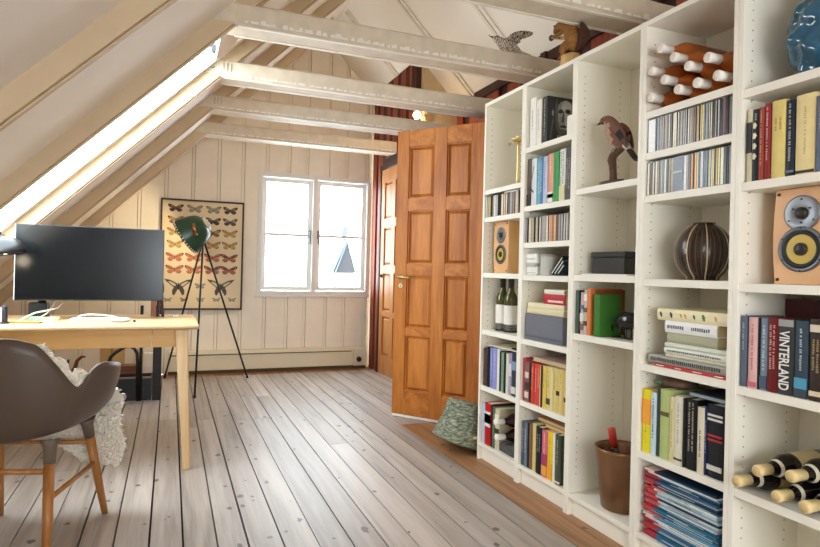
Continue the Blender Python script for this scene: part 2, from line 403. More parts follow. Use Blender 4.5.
# walls on the bookcase side
def board_wall(name, xf, y0, y1, z1, label, th=0.05, bw=(.10, .13), gw=(.05, .075), rail=None):
    mb = MB(); y = y0; r = random.Random(int(xf*100)); z0 = 0
    mb.box(xf+.02, xf+th, y0, y1, 0, z1, 1)
    while y < y1-.01:
        w = r.uniform(*bw); mb.box(xf, xf+.021, y, min(y+w, y1), 0, z1, 0); y += w+r.uniform(*gw)
    if rail: mb.box(xf-.02, xf+.001, y0, y1, rail, z1, 1)
    return struct(name, mb, [M_red, M_dkred], label)
board_wall('wall_right', 2.42, YB, 4.84, 2.60, 'red-brown and dark vertical boards above the bookcases', bw=(.18, .22), gw=(.11, .14), rail=2.53)
board_wall('wall_right_far', 2.03, 5.715, YE, 2.99, 'dark red-brown boards beside the gable window')
mb = MB(); mb.box(2.03, 2.08, 4.86, 4.935, 0, 2.99); mb.box(2.03, 2.08, 4.935, 5.715, 2.10, 2.99)
mb.box(2.022, 2.031, 4.95, 5.0, 2.2, 2.96, 1); mb.box(2.022, 2.031, 5.1, 5.22, 2.2, 2.96, 1); mb.box(2.022, 2.031, 5.3, 5.42, 2.2, 2.96, 1); mb.box(2.022, 2.031, 5.5, 5.6, 2.2, 2.96, 1)
struct('wall_right_door', mb, [M_dkred, M_red], 'dark boards around and above the closed far door')
mb = MB(); mb.box(2.08, 2.47, 4.80, 4.86, 0, 2.95); struct('wall_right_return', mb, [plain('dcc49c', 0.6, var=0.1)], 'short cream return wall behind the open door')
mb = MB(); mb.box(1.975, 2.06, YB, 3.39, 0, 2.0); mb.box(1.975, 2.06, 4.16, 4.80, 0, 2.12); mb.box(1.975, 2.06, 3.39, 4.16, 2.09, 2.12)
struct('wall_right_low', mb, [M_red], 'low brown partition behind the bookcases and door')
mb = MB(); mb.box(2.38, 2.42, 3.40, 3.46, 0, 2.6); struct('trim_8', mb, [M_dkred], 'dark post in the closet behind the open door')
# walls out of sight that close the room: knee wall on the desk side, rear gable with an opening added for fill light
mb = MB(); mb.box(-1.66, -1.6, YB, YE, 0, 0.46); struct('wall_left', mb, [M_wallp], 'low cream knee wall under the roof slope')
mb = MB()
mb.prism([(-2.05, 0), (-.3, 0), (-.3, CZ(-.3)), (-2.05, .05)], 'Y', YB-.1, YB)
mb.prism([(1.5, 0), (2.6, 0), (2.6, RZ(2.6)), (1.5, RZ(1.5))], 'Y', YB-.1, YB)
mb.box(-.3, 1.5, YB-.1, YB, 0, 0.55)
mb.prism([(-.3, 1.6), (1.5, 1.6), (1.5, RZ(1.5)), (RIDGE, CZ(RIDGE)), (-.3, CZ(-.3))], 'Y', YB-.1, YB)
struct('wall_rear', mb, [M_wallp], 'cream rear gable wall around the wide opening added for fill light')
w4 = thing('added_window_4', 'wide unseen opening added in the rear gable for fill daylight', None, (0.6, YB, 0.55), None, 'structure')
mb = MB()
for xx in (-.3, .575, 1.45): mb.box(xx, xx+.05, YB-.08, YB-.02, .55, 1.6)
mb.box(-.3, 1.5, YB-.08, YB-.02, .55, .6); mb.build('window_frame', Mwin, w4)

# electric convector along the gable wall
h = thing('baseboard_heater', 'long cream baseboard heater under the gable window', 'heater', (0.9, 6.0, 0.03))
Mh = plain('e6dcc0', 0.4, var=0.02)
mb = MB(); hx0, hx1 = 0.0, 1.846
mb.prism([(5.985, .035), (6.064, .03), (6.064, .226), (5.99, .226), (5.985, .205)], 'X', hx0, hx1); mb.build('casing', Mh, h, 0.003)
mb = MB(); mb.box(hx0+.02, hx1-.02, 5.983, 5.9855, .182, .192); mb.build('grille_slot', plain('5c5038', 0.7), h)
mb = MB(); mb.box(hx0, hx1, 5.979, 5.9835, .163, .178); mb.build('deflector_lip', Mh, h)
mb = MB(); mb.box(hx1+.002, 1.996, 5.975, 6.062, .03, .212); mb.build('control_box', Mh, h, 0.004)
mb = MB(); mb.lathe([(.026, 0), (.026, .016), (.02, .022)], 20, M=axis((1.905, 5.9745, .10), (0, -1, 0))); mb.build('dial', M_black, h)
mb = MB(); mb.box(hx0, 1.99, 6.0, 6.06, .0, .03); mb.build('foot_rail', plain('5a4a34', 0.8), h)

# ------------------------------------------------------------------ panelled doors
def panel_door(name, label, p, d, n, width, mat, matr, z0, z1, handle_u, handle_z, hmat, key=True, strip=False):
    """p: bottom of the free edge, d: unit vector along the door, n: unit normal of the face we see"""
    M = Matrix(((d[0], -n[0], 0, p[0]), (d[1], -n[1], 0, p[1]), (0, 0, 1, 0), (0, 0, 0, 1)))
    t = thing(name, label, None, (p[0], p[1], 0), None, 'structure')
    T = 0.042
    st = [(0, .097), (.302, .398), (width-.098, width)]
    rows = [(z0, .195), (.592, .648), (1.028, 1.108), (1.488, 1.578), (1.95, z1)]
    for a, b in st:
        mb = MB(); mb.box(a, b, 0, T, z0, z1, M=M); mb.build('stile', mat, t, 0.002)
    for a, b in rows:
        for (u0, u1) in ((.097, .302), (.398, width-.098)):
            mb = MB(); mb.box(u0+.0003, u1-.0003, .0005, T-.0005, a, b, M=M); mb.build('rail', matr, t, 0.002)
    for (ra, rb) in zip(rows, rows[1:]):
        for (u0, u1) in ((.097, .302), (.398, width-.098)):
            za, zb = ra[1], rb[0]; e = .030
            mb = MB()
            mb.box(u0, u1, .026, T-.006, za, zb, M=M)
            o = [(u0+.010, .026, za+.010), (u1-.010, .026, za+.010), (u1-.010, .026, zb-.010), (u0+.010, .026, zb-.010)]
            q = [(u0+e, .009, za+e), (u1-e, .009, za+e), (u1-e, .009, zb-e), (u0+e, .009, zb-e)]
            mb.add(o+q, [(4, 5, 6, 7)]+[(i, (i+1) % 4, (i+1) % 4+4, i+4) for i in range(4)], 0, False, M)
            # moulding around the panel
            g = .009
            for (xa, xb, zz0, zz1) in ((u0, u0+g, za, zb), (u1-g, u1, za, zb), (u0+g, u1-g, za, za+g), (u0+g, u1-g, zb-g, zb)):
                mb.box(xa, xb, .012, .026, zz0, zz1, M=M)
            mb.build('panel', mat, t)
    hd = 1
    mb = MB(); mb.lathe([(.019, 0), (.019, .006), (.012, .009), (.009, .03)], 16, M=M @ axis((handle_u, 0, handle_z), (0, -1, 0)))
    mb.tube([tuple(M @ Vector(v)) for v in ((handle_u, -.028, handle_z), (handle_u, -.04, handle_z), (handle_u+.02, -.047, handle_z), (handle_u+.10, -.047, handle_z-.004))], [.008, .009, .008, .006], 8)
    mb.build('handle', hmat, t)
    if key:
        mb = MB(); mb.lathe([(.016, 0), (.016, .004), (.013, .006)], 16, M=M @ axis((handle_u+.002, 0, handle_z-.064), (0, -1, 0))); kp = mb.build('keyhole_plate', plain('eee2c0', 0.3), t)
        mb = MB(); mb.box(handle_u-.001, handle_u+.005, -.0075, -.006, handle_z-.073, handle_z-.057, M=M); mb.build('keyhole', M_black, kp)
    if strip:
        mb = MB(); mb.box(0.002, width-.002, .002, T-.002, .004, z0-.0005, M=M); mb.build('lit_gap_strip', plain('f4efe4', 0.4), t)  # white strip painted in place of the lit floor gap under the door
    return t
nd = (-.7804, -.6253)
panel_door('door_1', 'open orange-brown eight-panel wooden door beside the bookcases', (1.523, 3.966), (.6253, -.7804), nd, 0.68, M_door, M_doorr, .022, 2.069, .05, 1.013, M_brass, True, True)
d2 = panel_door('door_2', 'closed honey-coloured panelled door in the far corner', (2.0225, 5.700), (0, -1), (-1, 0), 0.75, M_door2, M_door2, .008, 2.085, .06, 1.0, plain('3a2c1c', 0.4, metal=0.6), False)
mb = MB(); mb.box(2.013, 2.03, 5.702, 5.742, 0, 2.14); mb.box(2.013, 2.03, 4.91, 4.949, 0, 2.14); mb.box(2.013, 2.03, 4.949, 5.702, 2.088, 2.14)
struct('trim_9', mb, [M_dkred], 'dark casing around the closed far door', 0.003)

# ------------------------------------------------------------------ neighbouring gable seen through the window
hs = thing('outside_house', 'grey slated gable of a neighbouring house seen through the window', 'house', (6.0, 20.4, -3))
mb = MB(); mb.prism([(5.36, .95), (6.19, .95), (5.83, 2.15)], 'Y', 20.0, 20.5); mb.build('roof', plain('141b21', 0.7, var=0.15, scale=8), hs)
mb = MB(); mb.box(5.42, 6.12, 20.05, 20.5, -3, .95); mb.build('wall', plain('6a6452', 0.8), hs)
mb = MB(); mb.prism([(5.22, .93), (5.31, .93), (5.83, 2.13), (5.79, 2.2)], 'Y', 19.9, 20.0); mb.prism([(5.38, .93), (5.42, .93), (5.82, 2.0), (5.82, 2.08)], 'Y', 19.9, 19.98); mb.build('bargeboard', plain('4a555e', 0.7), hs)
mb = MB(); mb.lathe([(.02, 2.05), (.13, 2.2), (.10, 2.4), (.03, 2.65), (.01, 2.72)], 10, M=Matrix.Translation((5.78, 20.1, 0))); mb.build('finial', plain('333f48', 0.6), hs)

# ================================================================== DESK SIDE
dk = thing('desk', 'long pale oak desk with slanted legs under the roof slope', 'desk', (-.5, 3.6, 0))
DX0, DX1, DY0, DY1, DZ = -1.17, .146, 3.235, 3.955, .745
mb = MB(); mb.prism([(DY0, DZ-.006), (DY0+.004, DZ), (DY1, DZ), (DY1, DZ-.024), (DY0+.018, DZ-.024), (DY0, DZ-.016)], 'X', DX0, DX1); mb.build('tabletop', M_oak, dk, 0.002)
mb = MB(); mb.box(-1.02, -.083, DY0+.05, DY0+.07, .627, DZ-.0245); mb.build('drawer_front', M_oakd, dk, 0.001)
mb = MB(); mb.box(-.079, .035, DY0+.052, DY0+.072, .627, DZ-.0245); mb.build('front_rail', M_oakd, dk, 0.001)
mb = MB(); mb.box(-1.02, .05, DY1-.07, DY1-.05, .627, DZ-.0245); mb.build('rear_rail', M_oakd, dk)
mb = MB(); mb.box(.0, .02, DY0+.0725, DY1-.0705, .627, DZ-.0245); mb.build('side_rail', M_oakd, dk)
mb = MB(); mb.box(-1.0, -.98, DY0+.0725, DY1-.0705, .627, DZ-.0245); mb.build('side_rail', M_oakd, dk)
for sx, sy, fx, fy in ((.062, DY0+.052, .100, DY0-.02), (.062, DY1-.06, .100, DY1-.0), (-1.05, DY0+.052, -1.09, DY0-.02), (-1.05, DY1-.06, -1.09, DY1)):
    mb = MB(); a, b = .032, .018
    r0 = [(fx-b, fy-b, 0), (fx+b, fy-b, 0), (fx+b, fy+b, 0), (fx-b, fy+b, 0)]
    r1 = [(sx-a, sy-a, DZ-.0245), (sx+a, sy-a, DZ-.0245), (sx+a, sy+a, DZ-.0245), (sx-a, sy+a, DZ-.0245)]
    mb.rings([r0, r1], 0, False); mb.build('leg', M_oakz, dk, 0.006)

# monitor
mn = thing('monitor', 'wide black desktop monitor seen from the front, switched off', 'monitor', (-.4, 3.62, DZ))
mb = MB(); mb.box(-.768, -.036, 3.6, 3.632, .851, 1.257); mb.box(-.66, -.14, 3.632, 3.655, .90, 1.20); mb.build('housing', plain('24272a', 0.35), mn, 0.003)
mb = MB(); mb.box(-.7635, -.0405, 3.597, 3.5995, .858, 1.2525); mb.build('screen', plain('0a0d10', 0.2, spec=0.35, var=0.0), mn)
mb = MB(); mb.box(-.769, -.7655, 3.5965, 3.632, .851, 1.2575); mb.build('bezel_edge', plain('c9ccd0', 0.3), mn)
mb = MB(); mb.tube([(-.66, 3.70, .83), (-.60, 3.70, .95), (-.45, 3.69, 1.05), (-.42, 3.656, 1.06)], .018, 8); mb.build('arm', M_black, mn)
mb = MB(); mb.box(-.715, -.625, 3.67, 3.75, DZ, .835); mb.build('stand_foot', plain('1b2024', 0.4), mn, 0.004)

# small things on the desk
def put(name, label, cat, mb, mat, loc, bevel=0.0, group=None):
    o = mb.build(name, mat, None, bevel, origin=loc); return tag(o, label, cat, group)
e = DZ+.0005
b = thing('sticky_note_block', 'small mint and yellow block of sticky notes below the monitor', 'notes', (-.63, 3.60, e))
mb = MB(); mb.box(-.685, -.625, 3.53, 3.59, e, e+.02); mb.build('mint_pad', plain('9fd8a8', 0.8), b)
mb = MB(); mb.box(-.6245, -.55, 3.53, 3.59, e, e+.018); mb.build('yellow_pad', plain('dfe59a', 0.8), b)
pc = thing('pencil', 'yellow-brown pencil lying on the desk below the monitor', 'pencil', (-.68, 3.42, e))
mb = MB(); mb.tube([(-.75, 3.45, e+.0045), (-.61, 3.40, e+.0045)], .0042, 6); mb.build('shaft', plain('c08a3e', 0.5), pc)
mb = MB(); mb.tube([(-.6095, 3.3998, e+.0045), (-.585, 3.391, e+.0045)], [.0042, .0006], 6); mb.build('tip', plain('3a2a1e', 0.6), pc)
mb = MB(); mb.box(-.600, -.555, 3.43, 3.47, e, e+.016); put('eraser', 'small white eraser beside the pencil on the desk', 'eraser', mb, plain('eeeae0', 0.7), (-.575, 3.45, e), 0.004)
cy = thing('charging_stand', 'small dark cylinder charging stand at the edge of the picture beside the monitor', 'charger', (-.765, 3.42, e))
mb = MB(); mb.lathe([(.012, 0), (.012, .006), (.0125, .075), (.010, .082), (.003, .083)], 16, M=Matrix.Translation((-.765, 3.42, e+.008))); mb.build('body', plain('2a2a32', 0.4), cy)
mb = MB(); mb.lathe([(.02, 0), (.02, .008)], 16, M=Matrix.Translation((-.765, 3.42, e))); mb.build('base', M_black, cy)
mb = MB(); mb.box(-.790, -.7785, 3.415, 3.435, e, e+.078); mb.build('white_side', plain('e8e6e2', 0.5), cy)
mb = MB(); mb.tube([(-.72, 3.47, e+.004), (-.69, 3.50, e+.025), (-.655, 3.53, e+.045), (-.62, 3.60, e+.05), (-.575, 3.66, e+.06), (-.555, 3.70, e+.09)], .0045, 6)
put('cable', 'white cable looping up behind the sticky notes', 'cable', mb, plain('efece6', 0.5), (-.65, 3.5, e))
mb = MB(); mb.tube([(-.655, 3.49, e+.004), (-.625, 3.66, e+.03), (-.60, 3.69, e+.07), (-.592, 3.70, e+.10)], .004, 6)
put('cable', 'thin straight white cable rising to the monitor foot', 'cable', mb, plain('efece6', 0.5), (-.64, 3.6, e))
mb = MB(); pts = [(-.455, 3.50, e+.024), (-.43, 3.50, e+.034), (-.40, 3.50, e+.038), (-.34, 3.50, e+.034), (-.29, 3.50, e+.028), (-.25, 3.50, e+.016), (-.235, 3.50, e+.005)]
mb.tube(pts, .0045, 6); put('cable', 'white arched cable behind the silver mouse', 'cable', mb, plain('f2efea', 0.5), (-.35, 3.5, e))
ms = thing('computer_mouse', 'flat silver-grey computer mouse on the desk below the monitor', 'mouse', (-.245, 3.45, e))
mb = MB(); mb.ball((-.245, 3.45, e+.012), (.055, .032, .014), 16, 8); mb.build('body', plain('c3cace', 0.35), ms)
mb = MB(); mb.box(-.215, -.20, 3.443, 3.457, e+.020, e+.026); mb.build('wheel', M_steel, ms)
mb = MB(); mb.ball((-.175, 3.44, e+.006), .0075, 10, 6); put('bead', 'tiny dark round bead on the desk beside the mouse', 'bead', mb, plain('3a3226', 0.5), (-.175, 3.44, e))
kb = thing('keyboard', 'low pale keyboard lying below the monitor', 'keyboard', (-.36, 3.56, e))
mb = MB(); mb.box(-.50, -.24, 3.535, 3.63, e, e+.009); mb.build('body', plain('d9d6cf', 0.5), kb, 0.003)
mb = MB()
for i in range(14):
    for j in range(4): mb.box(-.492+i*.0178, -.4775+i*.0178, 3.541+j*.0215, 3.559+j*.0215, e+.009, e+.0115)
mb.build('keys_tile', plain('e8e6e0', 0.5), kb)
mb = MB(); mb.box(.02, .052, 3.80, 3.84, e, e+.006); put('paper_scrap', 'small white paper scrap on the far desk corner', 'paper', mb, plain('f2f0ea', 0.8), (.036, 3.82, e))
fg = thing('wooden_figurine', 'dark brown wooden figurine half hidden behind the monitor corner', 'figurine', (-.052, 3.80, e))
for q in (-.012, .014):
    mb = MB(); mb.tube([(-.052+q, 3.80, e), (-.052+q*1.1, 3.80, e+.01), (-.054+q*.8, 3.80, e+.07), (-.055+q*.6, 3.80, e+.13)], [.012, .008, .009, .012], 8); mb.build('leg', plain('3d1f18', 0.5), fg)
mb = MB(); mb.ball((-.055, 3.80, e+.17), (.024, .018, .055)); mb.build('torso', plain('3d1f18', 0.5), fg)
mb = MB(); mb.ball((-.055, 3.80, e+.245), (.015, .015, .02)); mb.build('head', plain('3d1f18', 0.5), fg)
mb = MB(); mb.box(-.105, -.075, 3.80, 3.81, e, e+.11); put('wooden_ruler', 'reddish-brown wooden block standing beside the figurine', 'block', mb, plain('9a6a52', 0.6), (-.09, 3.805, e))
# desk lamp
dl = thing('desk_lamp', 'black domed desk lamp at the edge of the picture in front of the monitor', 'lamp', (-1.05, 3.40, e))
mb = MB(); mb.lathe([(.085, 0), (.085, .012), (.02, .02)], 24, M=Matrix.Translation((-1.05, 3.40, e))); mb.build('base', M_black, dl)
mb = MB(); mb.tube([(-1.05, 3.40, e+.02), (-1.05, 3.40, 1.22), (-1.0, 3.40, 1.235), (-.785, 3.40, 1.192)], .008, 8); mb.build('arm', M_black, dl)
mb = MB(); Ms = Matrix.Translation((-.768, 3.40, 1.088)) @ Matrix.Rotation(R(-8), 4, 'Y')
prof = [(.102*math.cos(t)+.0, .092*math.sin(t)) for t in [R(a) for a in (0, 10, 22, 35, 48, 60, 72, 82)]]+[(.012, .10)]
mb.lathe([(.098, .0)]+prof, 32, M=Ms, cap=False); mb.build('shade', plain('14181c', 0.28, spec=0.5), dl)
mb = MB(); mb.ball((-.768, 3.40, 1.115), .025); mb.build('bulb', plain('fff0d0', 0.5, emit=1.5), dl)

# armchair
CM = frame((-.503, 2.55, 0), (.966, -.258, 0), (.258, .966, 0))
def interp(tab, v):
    for (a, p), (b, q) in zip(tab, tab[1:]):
        if v <= b:
            t = (v-a)/(b-a); return p+(q-p)*t
    return tab[-1][1]
HT = [(0, .802), (20, .80), (33, .778), (44, .702), (54, .626), (58, .612), (61, .620), (66, .665), (71, .688), (78, .693), (88, .685), (98, .673), (108, .660), (115, .641), (121, .608), (128, .54), (136, .475), (143, .452), (152, .44), (180, .432)]
RT = [(0, .275), (45, .295), (90, .308), (130, .315), (155, .285), (180, .265)]
ZS = .434
def shell_pt(a, v, off=0.0, dz=0.0):
    A = abs(a); H = sum(interp(HT, min(180, abs(A+q))) for q in (-3, -1.5, 0, 1.5, 3))/5+dz; Rr = interp(RT, A); d = (math.sin(R(a)), -math.cos(R(a)))
    kb = .058*(max(0.0, math.sin(R(min(A, 150)*.6)))**1.5)*(1 if A < 120 else max(0, (150-A)/30)); zb = ZS+kb
    if v <= .5: r = v/.5*.74*Rr; z = ZS+kb*(v/.5)**2-.006*math.sin(math.pi*v/.5)
    else:
        t = (v-.5)/.5; r = .74*Rr+.26*Rr*math.sin(t*math.pi/2)+.05*(H-ZS)*t; z = zb+(max(H, zb)-zb)*(1-math.cos(t*math.pi/2))
    r -= off*(0 if v <= .5 else (v-.5)/.5); z += off*(1 if v <= .5 else max(0, 1-(v-.5)/.4))
    return Vector((d[0]*r, d[1]*r, z))
ch = thing('armchair', 'grey-brown moulded shell armchair on round wooden legs at the desk', 'chair', (-.503, 2.55, 0))
mb = MB(); NA, NV = 160, 24; rs_ = []
for j in range(1, NV+1): rs_.append([tuple(shell_pt(-180+360*i/NA, j/NV)) for i in range(NA)])
mb.rings(rs_, 0, True, False, True, CM); n0 = len(mb.v); mb.add([tuple(shell_pt(0, 0))], [], 0, True, CM)
for i in range(NA): mb.f.append((n0, i, (i+1) % NA)); mb.m.append(0); mb.sm.append(True)
sh = mb.build('seat_shell', plain('594a3f', 0.42, spec=0.45, var=0.02), ch)
q = sh.modifiers.new('thickness', 'SOLIDIFY'); q.thickness = 0.012; q.offset = 0
LT = {}
for nm, sx, sy in (('FR', 1, 1), ('FL', -1, 1), ('RR', 1, -1), ('RL', -1, -1)):
    top = Vector((sx*.165, sy*.150, ZS-.004)); foot = Vector((sx*.208, sy*.258, 0)); LT[nm] = (top, foot)
    mid = top.lerp(foot, .19)
    mb = MB(); mb.tube([CM @ foot, CM @ foot.lerp(mid, .5), CM @ mid], [.0125, .0165, .0185], 14); mb.build('leg', M_chairleg, ch)
    mb = MB(); mb.tube([CM @ mid.lerp(top, .02), CM @ top.lerp(mid, .3), CM @ top], [.0195, .022, .036], 14); mb.build('leg_socket', plain('6e6052', 0.45, var=0.02), ch)
def at(nm, z): t, f = LT[nm]; return f.lerp(t, z/t.z)
for a, b, z in (('FR', 'RR', .235), ('FL', 'RL', .235), ('FR', 'FL', .325), ('RR', 'RL', .325)):
    mb = MB(); mb.tube([CM @ at(a, z), CM @ at(b, z)], .0095, 10); mb.build('stretcher', M_chairleg, ch)

# sheepskin on the chair
mb = MB(); rr = random.Random(5)
def grid(fn, nu, nv):
    vs = [fn(i/nu, j/nv) for j in range(nv+1) for i in range(nu+1)]; fs = []
    for j in range(nv):
        for i in range(nu):
            k = j*(nu+1)+i; fs.append((k, k+1, k+nu+2, k+nu+1))
    mb.add([tuple(v) for v in vs], fs, 0, True, CM)
def back(u, v):
    a = 22+46*u; top = (-.07+.075*min(1, (a-22)/12)+.045*max(0, min(1, (a-34)/14)))+.008*math.sin(u*23)
    if a > 60: top -= .06*(a-60)/8
    return shell_pt(a, .35+.65*v, .034, top*v)
grid(back, 36, 16)
def front(u, v):
    x = -.20+.475*u
    path = [(-.08, ZS+.034), (.08, ZS+.034), (.2, ZS+.034), (.262, ZS+.022), (.292, ZS-.03), (.300, ZS-.10), (.296, ZS-.17), (.288, ZS-.235)]
    t = v*(len(path)-1); i = min(int(t), len(path)-2); f = t-i
    y = path[i][0]*(1-f)+path[i+1][0]*f; z = path[i][1]*(1-f)+path[i+1][1]*f
    if z < ZS: z = ZS+(z-ZS)*(.35+.75*u+.07*math.sin(u*11))
    xc = x*(.88 if t < 3 else .95); 
    if t < 4: z += .062*(x/.27)**2*(1 if t < 3 else .7)
    if y > .2: y -= .10*max(0, abs(xc)-.17)*(1 if t < 4 else .6)
    return Vector((xc+.012*math.sin(v*17), y, z))
grid(front, 30, 30)
def tufts(fn, count, both, keep=None):
    """short woolly locks standing on the skin, as small bent cones"""
    for _ in range(count):
        u, v = rr.random(), rr.random()
        if keep and not keep(u, v): continue
        e_ = .01; p = fn(u, v); du = fn(min(1, u+e_), v)-fn(max(0, u-e_), v); dv = fn(u, min(1, v+e_))-fn(u, max(0, v-e_))
        n_ = du.cross(dv)
        if n_.length < 1e-9: continue
        n_.normalize(); c_ = Vector((0, .02, ZS+.35))-p
        sg = both(u, v, n_, c_)
        if sg == 0: sg = rr.choice((-1, 1))
        n_ = n_*sg; du.normalize(); dv = n_.cross(du)
        L = rr.uniform(.012, .024); w = rr.uniform(.006, .010); lean = du*rr.uniform(-.6, .6)+dv*rr.uniform(-.6, .6)-Vector((0, 0, .35))
        b0 = p+n_*.003; m_ = b0+n_*L*.6+lean*L*.35; t_ = b0+n_*L*.8+lean*L*.9; k = [2.1*q for q in range(3)]
        mb.add([b0+(du*math.cos(a)+dv*math.sin(a))*w for a in k]+[m_+(du*math.cos(a)+dv*math.sin(a))*w*.7 for a in k]+[t_],
               [(0, 1, 4, 3), (1, 2, 5, 4), (2, 0, 3, 5), (3, 4, 6), (4, 5, 6), (5, 3, 6)], 0, True, CM)
tufts(back, 3600, lambda u, v, n_, c_: 1 if n_.dot(c_) > 0 else -1)
tufts(back, 5000, lambda u, v, n_, c_: 0, lambda u, v: v > .72)
tufts(front, 14000, lambda u, v, n_, c_: 0 if v > .5 else (1 if n_.z > 0 else -1))
sk = mb.build('sheepskin', plain('f8f0e0', 0.95, var=0.05, scale=30), None, origin=(-.45, 2.6, ZS+.04))
tag(sk, 'cream long-haired sheepskin draped over the armchair', 'sheepskin')

# black tubular frame, box and odd things behind the desk
tr = thing('magazine_rack', 'black tubular steel rack with a dark bin standing behind the desk', 'rack', (-.22, 4.95, 0))
Mtube = plain('17130f', 0.35)
mb = MB(); mb.tube([(-.43, 4.93, .0), (-.425, 4.93, .30), (-.41, 4.93, .345), (-.375, 4.93, .38), (-.31, 4.93, .42), (-.275, 4.93, .424), (-.245, 4.93, .405), (-.226, 4.93, .37), (-.222, 4.93, .30), (-.215, 4.93, .0)], .0125, 10); mb.build('hoop', Mtube, tr)
mb = MB(); mb.tube([(-.198, 4.93, 0), (-.198, 4.93, .74)], .012, 8); mb.build('slim_post', Mtube, tr)
mb = MB(); mb.box(-.112, -.05, 4.92, 4.96, 0, .74); mb.build('broad_post', Mtube, tr, .003)
mb = MB(); mb.box(-.42, -.118, 4.96, 5.18, .0, .008); mb.box(-.42, -.118, 4.945, 4.953, .0, .17); mb.box(-.42, -.118, 5.18, 5.188, .0, .17); mb.box(-.42, -.412, 4.953, 5.18, .008, .17); mb.box(-.126, -.118, 4.953, 5.18, .008, .17)
mb.build('bin', plain('23262a', 0.5), tr)
mb = MB(); mb.box(-.42, -.118, 4.942, 4.953, .1705, .184); mb.build('rim', plain('8a6a58', 0.5), tr)
cb = thing('cardboard_box', 'brown cardboard box standing by the gable wall behind the desk', 'box', (-.45, 5.62, 0))
mb = MB(); mb.box(-.545, -.36, 5.55, 5.72, 0, .37); mb.build('carton', plain('c9a66a', 0.8), cb, .003)
mb = MB(); mb.box(-.458, -.448, 5.5485, 5.5495, .03, .37); mb.build('tape', plain('8a6a3c', 0.5), cb)
mb = MB(); mb.box(-.46, -.23, 5.40, 5.52, 0, .20); put('wooden_crate', 'low reddish-brown crate between cardboard box and black rack', 'crate', mb, wood('5f3524', '8a5a3c', 'X'), (-.35, 5.46, 0), .003)
mb = MB(); mb.box(-.205, -.105, 5.66, 5.78, 0, .262); put('white_carton', 'small white carton by the baseboard heater behind the desk', 'box', mb, plain('e9e2d0', 0.6), (-.155, 5.72, 0), .003)
an = thing('twig_ornament', 'small brown antler-like twig ornament on the floor behind the chair', 'ornament', (-.77, 5.70, 0))
mb = MB(); mb.tube([(-.80, 5.7, 0), (-.79, 5.7, .10), (-.81, 5.7, .18), (-.80, 5.7, .225)], [.02, .018, .016, .008], 8); mb.build('prong', plain('6a3c20', 0.6), an)
mb = MB(); mb.tube([(-.79, 5.7, .08), (-.75, 5.7, .15), (-.735, 5.7, .21), (-.70, 5.7, .245), (-.67, 5.7, .243)], [.016, .016, .015, .012, .006], 8); mb.build('prong', plain('7a4a28', 0.6), an)
mb = MB(); mb.lathe([(.05, 0), (.05, .02), (.03, .03)], 14, M=Matrix.Translation((-.79, 5.7, 0))); mb.build('base', plain('4a2a18', 0.6), an)

# butterfly poster
po = thing('butterfly_poster', 'framed vintage butterfly chart leaning on the gable wall behind the tripod lamp', 'picture', (.29, 6.045, .62))
PX0, PX1, PZ0, PZ1, PY = -.100, .678, .625, 1.703, 6.045
mb = MB(); g = .016
for bx in ((PX0, PX0+g, PZ0, PZ1), (PX1-g, PX1, PZ0, PZ1), (PX0+g, PX1-g, PZ0, PZ0+g), (PX0+g, PX1-g, PZ1-g, PZ1)): mb.box(bx[0], bx[1], PY-.013, PY+.012, bx[2], bx[3])
mb.build('frame', plain('3f2a1a', 0.5), po)
mb = MB(); mb.box(PX0+g, PX1-g, PY, PY+.01, PZ0+g, PZ1-g); pr = mb.build('sheet', plain('e8d7b4', 0.55, var=0.05, scale=3), po)
PC = ['4a3c34', '9a6e50', 'c8ac68', 'd08664', 'bb7250', '5a4e48', 'a89c8c']
Mp = [plain(c, 0.6, var=0.35, scale=90) for c in PC]+[plain('d8cbb0', 0.6), plain('2c231d', 0.6)]
yb_ = [PY-.0012]
def wing(pts, cx, cz, s, mi, lay=0):
    for sg in (1, -1):
        vs = [(cx+sg*x*s, yb_[0]-lay*.0006, cz+z*s) for x, z in pts]
        mb.add(vs, [tuple(range(len(vs)))], mi)
def butterfly(cx, cz, s, mi, sp=False):
    global mb
    mb = MB()
    if sp:
        fw_ = [(.03, .0), (.10, .18), (.55, .42), (1.0, .50), (.78, .28), (.55, .08), (.30, -.12), (.05, -.08)]
        hw = [(.03, -.04), (.30, -.12), (.42, -.35), (.40, -.62), (.28, -.70), (.12, -.42), (.03, -.2)]
    else:
        fw_ = [(.03, .02), (.12, .20), (.60, .48), (.95, .50), (1.0, .36), (.86, .10), (.55, -.02), (.05, -.06)]
        hw = [(.03, -.03), (.55, -.04), (.80, -.14), (.78, -.36), (.55, -.52), (.30, -.50), (.08, -.30)]
    wing(fw_, cx, cz, s, mi); wing(hw, cx, cz, s, mi)
    k = .62
    wing([(x*k+.16, z*k+.04) for x, z in fw_], cx, cz, s*.9, 7 if sp else min(mi+1, 6), 1)
    if mi in (0, 5): wing([(.5, .30), (.62, .34), (.55, .2)], cx, cz, s, 7, 2)
    else: wing([(.80, .46), (.95, .48), (.98, .36), (.88, .22), (.82, .34)], cx, cz, s, 8, 2); wing([(.45, -.36), (.62, -.34), (.55, -.46)], cx, cz, s, 8, 2)
    mb.add([(cx-.035*s, yb_[0]-.0018, cz-.3*s), (cx+.035*s, yb_[0]-.0018, cz-.3*s), (cx+.05*s, yb_[0]-.0018, cz+.1*s), (cx, yb_[0]-.0018, cz+.26*s), (cx-.05*s, yb_[0]-.0018, cz+.1*s)], [(0, 1, 2, 3, 4)], 8)
    mb.build('butterfly_print', Mp, pr)
cols = [.035, .21, .385, .545]
zz = [1.615, 1.50, 1.385, 1.265, 1.140, 1.02]
kinds = [(0, 6, 6, 0), (1, 1, 0, 5), (2, 3, 1, 2), (2, 2, 2, 2), (3, 3, 3, 4), (3, 3, 4, 4)]
